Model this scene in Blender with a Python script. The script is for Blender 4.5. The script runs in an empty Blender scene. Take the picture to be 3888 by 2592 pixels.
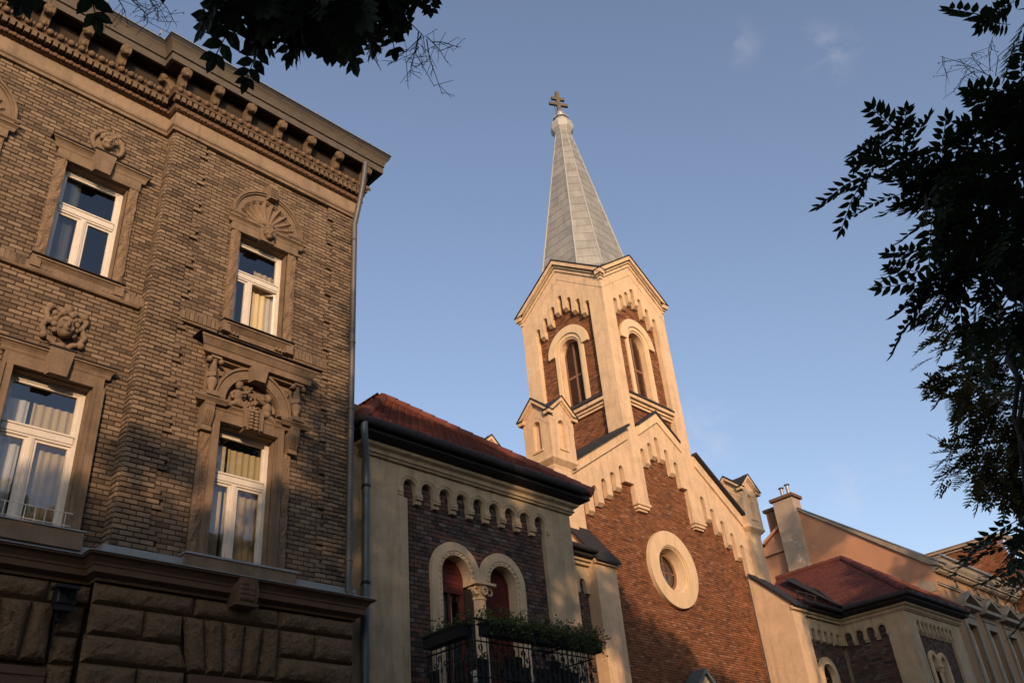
import bpy, bmesh, math, random
import numpy as np
from mathutils import Vector, Matrix
from mathutils.geometry import tessellate_polygon
random.seed(7)
rng = np.random.default_rng(11)
R = math.radians
scene = bpy.context.scene
COL = scene.collection

# ------------------------------------------------------------------ camera, light, sky
YAW, PITCH, ROLL, FPX = 0.82633127, -0.55545812, -0.09415431, 3418.4434
def _cam_rot():
    B = np.array([[1, 0, 0], [0, 0, -1], [0, 1, 0]], float)
    c, s = math.cos(YAW), math.sin(YAW); Rz = np.array([[c, -s, 0], [s, c, 0], [0, 0, 1]])
    c, s = math.cos(PITCH), math.sin(PITCH); Rx = np.array([[1, 0, 0], [0, c, -s], [0, s, c]])
    c, s = math.cos(ROLL), math.sin(ROLL); Rr = np.array([[c, -s, 0], [s, c, 0], [0, 0, 1]])
    return Rr @ Rx @ B @ Rz
CAMR = _cam_rot(); CAMP = np.array([0, 0, 1.6])
def proj(p):
    c = CAMR @ (np.array(p, float) - CAMP)
    if c[2] <= 0.1: return None
    return c[0] / c[2] * FPX + 1944, c[1] / c[2] * FPX + 1296, c[2]
cd = bpy.data.cameras.new('camera'); cam = bpy.data.objects.new('camera', cd); COL.objects.link(cam)
cd.sensor_width = 36; cd.lens = FPX / 3888 * 36; cd.clip_start = 0.05; cd.clip_end = 2000
Rw = CAMR.T @ np.diag([1, -1, -1])
cam.matrix_world = Matrix([list(Rw[0]) + [0], list(Rw[1]) + [0], list(Rw[2]) + [1.6], [0, 0, 0, 1]])
scene.camera = cam

SUN_DIR = Vector((0.70, 1.0, -0.275)).normalized()      # the way the light travels
to_sun = -SUN_DIR
sd = bpy.data.lights.new('sun', 'SUN'); sun = bpy.data.objects.new('sun', sd); COL.objects.link(sun)
sd.energy = 2.9; sd.angle = R(0.7); sd.color = (1.0, 0.665, 0.41)
sun.rotation_euler = SUN_DIR.to_track_quat('-Z', 'Y').to_euler(); sun.location = (-20, -30, 30)
world = bpy.data.worlds.new('World'); scene.world = world; world.use_nodes = True
wn, wl = world.node_tree.nodes, world.node_tree.links
wn.clear()
sky = wn.new('ShaderNodeTexSky'); sky.sky_type = 'NISHITA'; sky.sun_disc = False
sky.sun_elevation = math.asin(to_sun.z); sky.sun_rotation = math.atan2(to_sun.x, to_sun.y)
sky.air_density = 1.0; sky.dust_density = 1.3; sky.ozone_density = 2.0
bg = wn.new('ShaderNodeBackground'); bg.inputs[1].default_value = 0.15
wo = wn.new('ShaderNodeOutputWorld')
# thin evening clouds: sparse wisps spread over the sky dome
tc = wn.new('ShaderNodeTexCoord')
def wmath(op, a, b=None):
    n = wn.new('ShaderNodeMath'); n.operation = op
    for i, v in enumerate((a, b)):
        if v is None: continue
        if isinstance(v, (int, float)): n.inputs[i].default_value = v
        else: wl.new(v, n.inputs[i])
    return n.outputs[0]
cn = wn.new('ShaderNodeTexNoise'); cn.inputs['Scale'].default_value = 22; cn.inputs['Detail'].default_value = 7; cn.inputs['Roughness'].default_value = 0.62
cm = wn.new('ShaderNodeMapping'); cm.inputs['Scale'].default_value = (1, 1, 1.6); cm.inputs['Location'].default_value = (3.1, 1.7, .4)
wl.new(tc.outputs['Generated'], cm.inputs[0]); wl.new(cm.outputs[0], cn.inputs['Vector'])
def ray(px, py):
    d = CAMR.T @ np.array([(px - 1944) / FPX, (py - 1296) / FPX, 1.0]); return d / np.linalg.norm(d)
mask = None
for px, py, rad, amp in ((2680, 1650, .050, 1.0), (3150, 190, .040, .75), (2800, 165, .03, .55), (3240, 1840, .045, .8), (2880, 1905, .03, .7), (3580, 2050, .03, .6), (3420, 1770, .02, .4)):
    d = wn.new('ShaderNodeVectorMath'); d.operation = 'DISTANCE'; wl.new(tc.outputs['Generated'], d.inputs[0]); d.inputs[1].default_value = tuple(ray(px, py))
    f = wmath('SUBTRACT', 1.0, wmath('DIVIDE', d.outputs['Value'], rad)); f = wmath('MULTIPLY', wmath('MAXIMUM', f, 0.0), amp)
    mask = f if mask is None else wmath('MAXIMUM', mask, f)
cl = wmath('MULTIPLY', wmath('MAXIMUM', wmath('SUBTRACT', cn.outputs['Fac'], 0.47), 0.0), 3.2)
cl = wmath('MULTIPLY', wmath('MULTIPLY', cl, mask), 0.38)
mx = wn.new('ShaderNodeMix'); mx.data_type = 'RGBA'
hs_ = wn.new('ShaderNodeHueSaturation'); hs_.inputs['Hue'].default_value = 0.508; hs_.inputs['Saturation'].default_value = 0.84; hs_.inputs['Value'].default_value = 1.10; wl.new(sky.outputs[0], hs_.inputs['Color'])
wl.new(cl, mx.inputs[0]); wl.new(hs_.outputs[0], mx.inputs[6]); mx.inputs[7].default_value = (4.4, 4.0, 4.0, 1)
wl.new(mx.outputs[2], bg.inputs[0]); wl.new(bg.outputs[0], wo.inputs[0])
vs = scene.view_settings
vs.view_transform = 'Standard'; vs.look = 'None'; vs.gamma = 1; vs.use_curve_mapping = False
vs.exposure = 0.45
scene.cycles.use_denoising = True
scene.cycles.max_bounces = 6; scene.cycles.transparent_max_bounces = 12

# ------------------------------------------------------------------ materials
MATS = {}
def mat(name, col, var=.18, nscale=3.0, bump=.25, bscale=45, rough=.85, streak=0.0, pieces=None, metal=0.0, spec=.3, blotch=None, bdist=.01):
    m = bpy.data.materials.new(name); MATS[name] = m; m.use_nodes = True
    N, L = m.node_tree.nodes, m.node_tree.links
    b = N['Principled BSDF']; b.inputs['Roughness'].default_value = rough; b.inputs['Metallic'].default_value = metal
    b.inputs['Specular IOR Level'].default_value = spec
    g = N.new('ShaderNodeNewGeometry')
    def mth(op, a, c=None):
        n = N.new('ShaderNodeMath'); n.operation = op
        for i, v in enumerate((a, c)):
            if v is None: continue
            if isinstance(v, (int, float)): n.inputs[i].default_value = v
            else: L.new(v, n.inputs[i])
        return n.outputs[0]
    def noise(scale, det=5, sc=None, rgh=.55):
        n = N.new('ShaderNodeTexNoise'); n.inputs['Scale'].default_value = scale; n.inputs['Detail'].default_value = det; n.inputs['Roughness'].default_value = rgh
        src = g.outputs['Position']
        if sc:
            mp = N.new('ShaderNodeMapping'); mp.inputs['Scale'].default_value = sc; L.new(src, mp.inputs[0]); src = mp.outputs[0]
        L.new(src, n.inputs['Vector']); return n.outputs['Fac']
    if pieces:
        oi = N.new('ShaderNodeObjectInfo')
        r = mth('FRACT', mth('ADD', g.outputs['Random Per Island'], oi.outputs['Random']))
        cr = N.new('ShaderNodeValToRGB'); L.new(r, cr.inputs[0]); el = cr.color_ramp.elements
        while len(el) < len(pieces): el.new(0.5)
        for i, c in enumerate(pieces):
            el[i].position = i / (len(pieces) - 1) if len(pieces) > 1 else 0; el[i].color = (*c, 1)
        base = cr.outputs[0]
    else:
        rgb = N.new('ShaderNodeRGB'); rgb.outputs[0].default_value = (*col, 1); base = rgb.outputs[0]
    f = mth('ADD', mth('MULTIPLY', mth('SUBTRACT', noise(nscale, 6, None, .65), .5), 4 * var), 1.0)
    f = mth('MULTIPLY', f, mth('ADD', mth('MULTIPLY', mth('SUBTRACT', noise(nscale * 9, 4, None, .7), .5), 2.2 * var), 1.0))
    if streak:
        s = noise(1.0, 6, (5, 5, .55), .68)
        f = mth('MULTIPLY', f, mth('SUBTRACT', 1.0, mth('MULTIPLY', mth('MAXIMUM', mth('SUBTRACT', s, .5), 0), streak * 4)))
    mu = N.new('ShaderNodeMix'); mu.data_type = 'RGBA'; mu.blend_type = 'MULTIPLY'; mu.inputs[0].default_value = 1.0
    cmb = N.new('ShaderNodeCombineColor')
    for i in range(3): L.new(f, cmb.inputs[i])
    L.new(base, mu.inputs[6]); L.new(cmb.outputs[0], mu.inputs[7]); out = mu.outputs[2]
    if blotch:
        bc, bsc, thr, soft = blotch
        k = mth('MINIMUM', mth('MULTIPLY', mth('MAXIMUM', mth('SUBTRACT', noise(bsc, 6, None, .6), thr), 0), soft), 1.0)
        m2 = N.new('ShaderNodeMix'); m2.data_type = 'RGBA'; L.new(k, m2.inputs[0]); L.new(out, m2.inputs[6]); m2.inputs[7].default_value = (*bc, 1); out = m2.outputs[2]
    L.new(out, b.inputs['Base Color'])
    if bump:
        bn = N.new('ShaderNodeBump'); bn.inputs['Strength'].default_value = bump; bn.inputs['Distance'].default_value = bdist
        L.new(noise(bscale, 5, None, .6), bn.inputs['Height']); L.new(bn.outputs[0], b.inputs['Normal'])
    return m
BR = [(0.0855, 0.0595, 0.0410), (0.1260, 0.0869, 0.0575), (0.1665, 0.1143, 0.0739), (0.1935, 0.1351, 0.0872), (0.1485, 0.1011, 0.0646), (0.2340, 0.1663, 0.1088), (0.1800, 0.1229, 0.0780)]
mat('brick_tan', None, .18, 3, .4, 70, .9, pieces=BR, blotch=((.075, .052, .036), .55, .55, 2.6))
mat('mortar_brown', (.048, .029, .017), .25, 8, .4, 90, .95)
RB = [(0.1020, 0.0460, 0.0242), (0.1620, 0.0633, 0.0286), (0.2100, 0.0805, 0.0341), (0.2400, 0.0943, 0.0418), (0.1800, 0.0690, 0.0297), (0.2580, 0.1150, 0.0605), (0.1320, 0.0552, 0.0264), (0.2220, 0.0839, 0.0363), (0.2820, 0.1437, 0.0858)]
mat('brick_red', None, .20, 1.3, .35, 70, .92, pieces=RB, blotch=((.070, .038, .024), .8, .56, 2.6))
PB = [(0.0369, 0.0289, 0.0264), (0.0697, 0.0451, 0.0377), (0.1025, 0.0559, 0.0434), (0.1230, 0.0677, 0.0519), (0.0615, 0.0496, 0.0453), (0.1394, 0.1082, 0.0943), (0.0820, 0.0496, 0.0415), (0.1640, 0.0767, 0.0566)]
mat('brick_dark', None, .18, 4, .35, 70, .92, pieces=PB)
mat('mortar_red', (.040, .023, .017), .25, 6, .4, 90, .95)
mat('mortar_dark', (.035, .026, .022), .25, 6, .4, 90, .95)
mat('stucco_cream', (.59, .41, .26), .17, 2.6, .5, 45, .92, streak=.32, blotch=((.40, .255, .155), 1.3, .56, 4.0))
mat('stucco_ring', (.62, .445, .275), .10, 2.4, .2, 60, .9, streak=.2)
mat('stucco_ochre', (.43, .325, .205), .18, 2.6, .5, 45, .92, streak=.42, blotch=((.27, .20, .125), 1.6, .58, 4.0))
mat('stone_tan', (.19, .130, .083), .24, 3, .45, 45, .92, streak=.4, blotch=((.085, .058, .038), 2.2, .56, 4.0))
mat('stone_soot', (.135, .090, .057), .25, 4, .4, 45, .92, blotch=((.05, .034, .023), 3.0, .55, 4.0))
mat('stone_rough', (.225, .148, .09), .28, 6, 1.0, 22, .95, bdist=.05)
mat('stone_rustic', (.185, .115, .062), .2, 4, 1.0, 16, .95, bdist=.09)
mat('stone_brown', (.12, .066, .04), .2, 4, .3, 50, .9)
mat('frieze_plaster', (.24, .168, .11), .2, 1.6, .25, 50, .9, streak=.35, blotch=((.15, .10, .065), 1.1, .56, 4.0))
mat('paint_white', (.63, .565, .48), .10, 6, .05, 60, .45, spec=.4)
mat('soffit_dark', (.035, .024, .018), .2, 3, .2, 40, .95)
mat('curtain_pale', (.62, .60, .56), .06, 3, .1, 30, .9)
mat('curtain_cream', (.55, .44, .26), .08, 3, .1, 30, .9)
mat('room_dark', (.06, .055, .05), .1, 2, 0, 10, .95)
mat('metal_grey', (.30, .30, .29), .12, 4, .1, 30, .45, metal=.35, spec=.4, streak=.15)
mat('metal_pipe', (.105, .095, .088), .12, 5, .1, 30, .5, metal=.3, streak=.2)
mat('metal_pipe_green', (.10, .125, .13), .15, 5, .1, 30, .45, metal=.2, streak=.2)
mat('metal_dark', (.026, .024, .025), .15, 4, .1, 30, .7, spec=.25)
mat('gutter_brown', (.100, .080, .060), .16, 4, .1, 30, .6, metal=.1, streak=.25)
mat('sheet_slate', None, .14, 2.2, .25, 12, .5, streak=.3,  pieces=[(.20, .194, .18), (.25, .242, .225), (.22, .213, .198), (.275, .266, .248), (.235, .227, .21)], spec=.35)
mat('sheet_ridge', (.33, .325, .315), .06, 3, .05, 30, .5)
mat('tile_red', None, .09, 4, .3, 50, .8, pieces=[(.105, .031, .022), (.13, .038, .026), (.118, .034, .024), (.15, .045, .030), (.095, .030, .022)])
mat('tile_dark', None, .16, 5, .3, 50, .85, pieces=[(.11, .035, .028), (.15, .045, .034), (.13, .04, .03), (.18, .055, .04)])
mat('iron_black', (.012, .012, .013), .2, 5, .1, 30, .55)
mat('louvre_brown', (.20, .10, .062), .2, 5, .2, 40, .8)
mat('wood_red', (.10, .022, .018), .15, 5, .15, 40, .6)
mat('shutter_red', (.12, .022, .018), .12, 5, .1, 40, .6)
mat('plaster_ochre', (.45, .225, .13), .12, 1.4, .3, 40, .92, blotch=((.58, .47, .38), 1.9, .66, 14))
mat('plaster_worn', (.33, .25, .19), .22, 1.6, .4, 40, .92, blotch=((.56, .47, .40), 2.6, .60, 9))
mat('plaster_grey', (.27, .225, .175), .14, 2, .3, 40, .92, streak=.2)
mat('wall_ochre_front', (.31, .185, .10), .12, 1.6, .3, 40, .92, streak=.15)
mat('bark', (.055, .042, .032), .3, 6, .9, 18, .95, bdist=.04)
mat('asphalt', (.05, .05, .05), .15, 4, .4, 120, .95)
mat('paving', (.20, .19, .175), .15, 3, .3, 60, .9)
mat('kerb_stone', (.28, .27, .25), .12, 4, .3, 60, .9)
mat('facade_opposite', (.36, .30, .22), .12, 1, .2, 40, .92)
def leaf_mat(name, pieces, trans=.35):
    m = mat(name, None, .12, 3, 0, 10, .55, pieces=pieces, spec=.35)
    N, L = m.node_tree.nodes, m.node_tree.links
    b = N['Principled BSDF']; t = N.new('ShaderNodeBsdfTranslucent'); ms = N.new('ShaderNodeMixShader'); ms.inputs[0].default_value = trans
    src = b.inputs['Base Color'].links[0].from_socket; L.new(src, t.inputs[0])
    L.new(b.outputs[0], ms.inputs[1]); L.new(t.outputs[0], ms.inputs[2]); L.new(ms.outputs[0], N['Material Output'].inputs[0])
leaf_mat('leaf_dark', [(.028, .045, .018), (.040, .060, .022), (.022, .036, .016), (.050, .066, .026)], .22)
leaf_mat('leaf_olive_sunlit', [(.12, .112, .036), (.16, .135, .045), (.09, .09, .032), (.20, .15, .058)], .3)  # olive tones brightened to stand in for sun on the leaves
leaf_mat('leaf_vine', [(.045, .075, .022), (.07, .10, .03), (.10, .11, .035), (.13, .09, .03)], .3)
def glass_mat(name, refl, tint):
    m = bpy.data.materials.new(name); MATS[name] = m; m.use_nodes = True
    N, L = m.node_tree.nodes, m.node_tree.links; N.clear()
    o = N.new('ShaderNodeOutputMaterial'); tr = N.new('ShaderNodeBsdfTransparent'); tr.inputs[0].default_value = (*tint, 1)
    gl = N.new('ShaderNodeBsdfGlossy'); gl.inputs['Roughness'].default_value = .03; gl.inputs[0].default_value = (.9, .93, 1, 1)
    fr = N.new('ShaderNodeFresnel'); fr.inputs[0].default_value = 1.5
    mm = N.new('ShaderNodeMath'); mm.operation = 'MULTIPLY_ADD'; mm.inputs[1].default_value = 1.25; mm.inputs[2].default_value = refl; L.new(fr.outputs[0], mm.inputs[0])
    nz = N.new('ShaderNodeTexNoise'); nz.inputs['Scale'].default_value = 2.2; g = N.new('ShaderNodeNewGeometry'); L.new(g.outputs['Position'], nz.inputs['Vector'])
    bp = N.new('ShaderNodeBump'); bp.inputs['Strength'].default_value = .06; bp.inputs['Distance'].default_value = .05; L.new(nz.outputs[0], bp.inputs['Height']); L.new(bp.outputs[0], gl.inputs['Normal'])
    ms = N.new('ShaderNodeMixShader'); L.new(mm.outputs[0], ms.inputs[0]); L.new(tr.outputs[0], ms.inputs[1]); L.new(gl.outputs[0], ms.inputs[2]); L.new(ms.outputs[0], o.inputs[0])
glass_mat('glass', .06, (.82, .85, .86))
glass_mat('glass_dark', .05, (.30, .33, .36))

# ------------------------------------------------------------------ building helpers
class Fr:
    """a wall frame: u along the wall (left to right seen from outside), z up, n outward"""
    def __init__(s, ox, oy, rz=0.0): s.ox, s.oy, s.rz = ox, oy, rz; s.c, s.s = math.cos(rz), math.sin(rz)
    def p(s, u, z, n): return (s.ox + s.c * u + s.s * n, s.oy + s.s * u - s.c * n, z)
W0 = Fr(0, 0, 0)

class MB:
    def __init__(s, fr=None): s.v = []; s.f = []; s.fr = fr
    def pt(s, u, z, n):
        s.v.append(s.fr.p(u, z, n) if s.fr else (u, z, n)); return len(s.v) - 1
    def raw(s, p): s.v.append(tuple(p)); return len(s.v) - 1
    def quad(s, *ids): s.f.append(tuple(ids))
    def box(s, u0, u1, z0, z1, n0, n1, back=True):
        i = [s.pt(u, z, n) for n in (n0, n1) for (u, z) in ((u0, z0), (u1, z0), (u1, z1), (u0, z1))]
        q = [(4, 5, 6, 7), (0, 1, 5, 4), (1, 2, 6, 5), (2, 3, 7, 6), (3, 0, 4, 7)]
        if back: q.append((3, 2, 1, 0))
        for a in q: s.f.append(tuple(i[k] for k in a))
        return s
    def wbox(s, x0, x1, y0, y1, z0, z1):
        i = [s.raw((x, y, z)) for z in (z0, z1) for (x, y) in ((x0, y0), (x1, y0), (x1, y1), (x0, y1))]
        for a in ((4, 5, 6, 7), (0, 1, 5, 4), (1, 2, 6, 5), (2, 3, 7, 6), (3, 0, 4, 7), (3, 2, 1, 0)): s.f.append(tuple(i[k] for k in a))
        return s
    def slab(s, outer, n0, n1, holes=(), back=False, sides=True):
        """flat slab: outline (u,z) with holes, front at n1, edges run back to n0"""
        loops = [list(outer)] + [list(h) for h in holes]
        flat = [p for l in loops for p in l]
        tris = tessellate_polygon([[Vector((a, b, 0)) for a, b in l] for l in loops])
        fi = [s.pt(a, b, n1) for a, b in flat]; bi = [s.pt(a, b, n0) for a, b in flat] if (sides or back) else None
        for t in tris: s.f.append(tuple(fi[k] for k in t))
        if back:
            for t in tris: s.f.append(tuple(bi[k] for k in reversed(t)))
        if sides:
            o = 0
            for l in loops:
                m = len(l)
                for k in range(m): s.f.append((fi[o + k], bi[o + k], bi[o + (k + 1) % m], fi[o + (k + 1) % m]))
                o += m
        return s
    def sweep(s, prof, path, cap=True, closed=True):
        """profile (n,z) swept along a plan path (x,y); n grows to the right-hand side of the path"""
        P = [Vector(p) for p in path]; rings = []
        for i, p in enumerate(P):
            ns = []
            for a, b in ((i - 1, i), (i, i + 1)):
                if 0 <= a and b < len(P):
                    d = (P[b] - P[a]).normalized(); ns.append(Vector((d.y, -d.x)))
            m = ns[0] if len(ns) == 1 else (ns[0] + ns[1]) / (1 + ns[0].dot(ns[1]))
            rings.append([s.raw((p.x + m.x * n, p.y + m.y * n, z)) for n, z in prof])
        k = len(prof)
        for a, b in zip(rings, rings[1:]):
            for j in range(k if closed else k - 1): s.f.append((a[j], b[j], b[(j + 1) % k], a[(j + 1) % k]))
        if cap and closed: s.f.append(tuple(reversed(rings[0]))); s.f.append(tuple(rings[-1]))
        return s
    def tube(s, pts, r, seg=10, cap=True):
        P = [Vector(p) for p in pts]; rings = []
        rr = r if isinstance(r, (list, tuple)) else [r] * len(P)
        up = None
        for i, p in enumerate(P):
            d = (P[min(i + 1, len(P) - 1)] - P[max(i - 1, 0)]).normalized()
            if up is None: up = d.orthogonal().normalized()
            up = (up - d * up.dot(d)).normalized() if (up - d * up.dot(d)).length > 1e-6 else d.orthogonal().normalized()
            w = d.cross(up)
            rings.append([s.raw(p + (up * math.cos(t) + w * math.sin(t)) * rr[i]) for t in [2 * math.pi * k / seg for k in range(seg)]])
        for a, b in zip(rings, rings[1:]):
            for j in range(seg): s.f.append((a[j], a[(j + 1) % seg], b[(j + 1) % seg], b[j]))
        if cap: s.f.append(tuple(reversed(rings[0]))); s.f.append(tuple(rings[-1]))
        return s
    def ball(s, c, r, seg=8, rings=6, ax=None):
        """ellipsoid in frame coordinates; r = (ru, rz, rn)"""
        r = r if isinstance(r, (tuple, list)) else (r, r, r); rows = []
        for i in range(1, rings):
            t = math.pi * i / rings
            rows.append([s.pt(c[0] + r[0] * math.sin(t) * math.cos(a), c[1] + r[1] * math.cos(t), c[2] + r[2] * math.sin(t) * math.sin(a)) for a in [2 * math.pi * k / seg for k in range(seg)]])
        T = s.pt(c[0], c[1] + r[1], c[2]); Bm = s.pt(c[0], c[1] - r[1], c[2])
        for k in range(seg):
            s.f.append((T, rows[0][(k + 1) % seg], rows[0][k])); s.f.append((Bm, rows[-1][k], rows[-1][(k + 1) % seg]))
            for a, b in zip(rows, rows[1:]): s.f.append((a[k], a[(k + 1) % seg], b[(k + 1) % seg], b[k]))
        return s
    def lathe(s, c, prof, seg=14):
        """vertical turned piece in world coordinates: c=(x,y), prof [(r,z)]"""
        rows = [[s.raw((c[0] + r * math.cos(a), c[1] + r * math.sin(a), z)) for a in [2 * math.pi * k / seg for k in range(seg)]] for r, z in prof]
        for a, b in zip(rows, rows[1:]):
            for k in range(seg): s.f.append((a[k], a[(k + 1) % seg], b[(k + 1) % seg], b[k]))
        s.f.append(tuple(reversed(rows[0]))); s.f.append(tuple(rows[-1])); return s
    def arcband(s, uc, zc, r0, r1, a0, a1, n0, n1, seg=24):
        """flat arched band between radii, extruded n0..n1 (angles in degrees)"""
        A = [R(a0 + (a1 - a0) * k / seg) for k in range(seg + 1)]
        pts = [(uc + r1 * math.cos(a), zc + r1 * math.sin(a)) for a in A] + [(uc + r0 * math.cos(a), zc + r0 * math.sin(a)) for a in reversed(A)]
        m = seg + 1
        f = [s.pt(u, z, n1) for u, z in pts]; b = [s.pt(u, z, n0) for u, z in pts]; L = len(pts)
        for k in range(seg): s.f.append((f[k], f[k + 1], f[L - 2 - k], f[L - 1 - k]))
        for k in range(L): s.f.append((f[k], b[k], b[(k + 1) % L], f[(k + 1) % L]))
        return s
    def build(s, name, material, parent=None, smooth=None, fix=True):
        me = bpy.data.meshes.new(name)
        o = origin(parent)
        if o is not None: me.from_pydata([(a - o[0], b - o[1], c - o[2]) for a, b, c in s.v], [], s.f)
        else: me.from_pydata(s.v, [], s.f)
        if fix and len(s.f) < 6000:
            bm = bmesh.new(); bm.from_mesh(me); bmesh.ops.recalc_face_normals(bm, faces=bm.faces); bm.to_mesh(me); bm.free()
        if smooth is not None:
            me.polygons.foreach_set('use_smooth', [True] * len(me.polygons)); me.set_sharp_from_angle(angle=R(smooth))
        me.materials.append(MATS[material] if isinstance(material, str) else material)
        ob = bpy.data.objects.new(name, me); COL.objects.link(ob)
        if parent: ob.parent = parent
        return ob
def origin(parent):
    if parent is None: return None
    t = Vector((0, 0, 0)); p = parent
    while p: t += p.location; p = p.parent
    return t
def tag(o, label, cat=None, group=None, kind=None):
    if label: o['label'] = label
    if cat: o['category'] = cat
    if group: o['group'] = group
    if kind: o['kind'] = kind
    return o
def thing(name, loc, label, cat, group=None):
    o = bpy.data.objects.new(name, None); COL.objects.link(o); o.location = loc; o.empty_display_size = .3
    return tag(o, label, cat, group)
def inst(mesh, name, loc, rz, parent, rot=None):
    ob = bpy.data.objects.new(name, mesh); COL.objects.link(ob)
    o = origin(parent) if parent else Vector((0, 0, 0))
    ob.location = Vector(loc) - o
    ob.rotation_euler = rot if rot is not None else (0, 0, rz)
    if parent: ob.parent = parent
    return ob
def local_mesh(name, material, fill):
    mb = MB(W0); fill(mb); me = bpy.data.meshes.new(name); me.from_pydata(mb.v, [], mb.f)
    bm = bmesh.new(); bm.from_mesh(me); bmesh.ops.recalc_face_normals(bm, faces=bm.faces); bm.to_mesh(me); bm.free()
    me.materials.append(MATS[material]); return me

def lay(spans, z0, z1, ch, bl, joint=.012, off=0.0):
    out = []; k = 0; z = z0
    while z < z1 - .4 * ch:
        zt = min(z + ch, z1)
        for a, b in spans((z + zt) / 2):
            x = math.floor((a - off - (k % 2) * bl / 2) / bl) * bl + off + (k % 2) * bl / 2
            while x < b:
                l, r = max(x + joint / 2, a), min(x + bl - joint / 2, b)
                if r - l > .035: out.append((l, r, z + joint / 2, zt - joint / 2))
                x += bl
        z += ch; k += 1
    return out
def minus(spans, hole):
    if hole is None: return spans
    h0, h1 = hole; out = []
    for a, b in spans:
        if h1 <= a or h0 >= b: out.append((a, b))
        else:
            if h0 > a: out.append((a, h0))
            if h1 < b: out.append((h1, b))
    return out
def arch_hole(uc, hw, z0, zs):
    def f(z):
        if z < z0 or z > zs + hw: return None
        w = hw if z <= zs else math.sqrt(max(hw * hw - (z - zs) ** 2, 0)); return (uc - w, uc + w)
    return f
def rect_hole(u0, u1, z0, z1): return lambda z: (u0, u1) if z0 < z < z1 else None
def piece_size(p):
    q = proj(p)
    if q is None: return 0
    x, y, d = q
    return 1 / d if -60 < x < 3950 and -60 < y < 2650 else 0.001 / d
def emit_bricks(parent, sets, material, bl, ch, limit=300, joint=.012, depth=.03, jit=.004):
    """sets: list of (frame, n_front, bricks). the largest-looking whole bricks become objects, the rest one part"""
    full = (bl - joint, ch - joint); cand = []
    for fr, n, bricks in sets:
        for b in bricks:
            whole = abs(b[1] - b[0] - full[0]) < 1e-4 and abs(b[3] - b[2] - full[1]) < 1e-4
            cand.append((piece_size(fr.p((b[0] + b[1]) / 2, (b[2] + b[3]) / 2, n)) if whole else 0, fr, n, b))
    cand.sort(key=lambda c: -c[0])
    def brick_form(mb, u0, u1, z0, z1, n0, n1):
        c = .004
        i = [mb.pt(u, z, n0) for u, z in ((u0, z0), (u1, z0), (u1, z1), (u0, z1))]
        j = [mb.pt(u, z, n1 - c) for u, z in ((u0, z0), (u1, z0), (u1, z1), (u0, z1))]
        t = [mb.pt(u, z, n1) for u, z in ((u0 + c, z0 + c), (u1 - c, z0 + c), (u1 - c, z1 - c), (u0 + c, z1 - c))]
        mb.f.append(tuple(t))
        for a, b in ((i, j), (j, t)):
            for k in range(4): mb.f.append((a[k], a[(k + 1) % 4], b[(k + 1) % 4], b[k]))
    me = local_mesh('brick', material, lambda mb: brick_form(mb, 0, full[0], 0, full[1], -depth, 0))
    k = 0; rest = MB(); cnt = 0
    for sz, fr, n, b in cand:
        nn = n + random.uniform(-jit, jit)
        if cnt < limit and sz > .01:
            inst(me, 'brick', fr.p(b[0], b[2], nn), fr.rz, parent); cnt += 1
        else:
            rest.fr = fr; brick_form(rest, b[0], b[1], b[2], b[3], nn - depth, nn)
    if rest.f:
        o = rest.build('brick_facing', material, parent, fix=False); o['kind'] = 'stuff'
# ------------------------------------------------------------------ ground
def sheet(name, x0, x1, y0, y1, z, m, lab=None):
    b = MB(); i = [b.raw(p) for p in ((x0, y0, z), (x1, y0, z), (x1, y1, z), (x0, y1, z))]; b.quad(*i); o = b.build(name, m); o['kind'] = 'structure'; return o
sheet('ground', -600, 600, -600, 600, -0.02, 'paving')
sheet('road', -120, 160, 2.6, 8.6, -0.012, 'asphalt')
b = MB(); b.wbox(-120, 160, -6, 2.4, -.015, .12); tag(b.build('pavement', 'paving'), None, kind='structure')
b = MB(); b.wbox(-120, 160, 8.8, 16, -.015, .12); tag(b.build('pavement', 'paving'), None, kind='structure')
for ya in (2.4, 8.6):
    b = MB(); b.wbox(-120, 160, ya, ya + .2, -.015, .13); tag(b.build('kerb', 'kerb_stone'), None, kind='structure')

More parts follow.
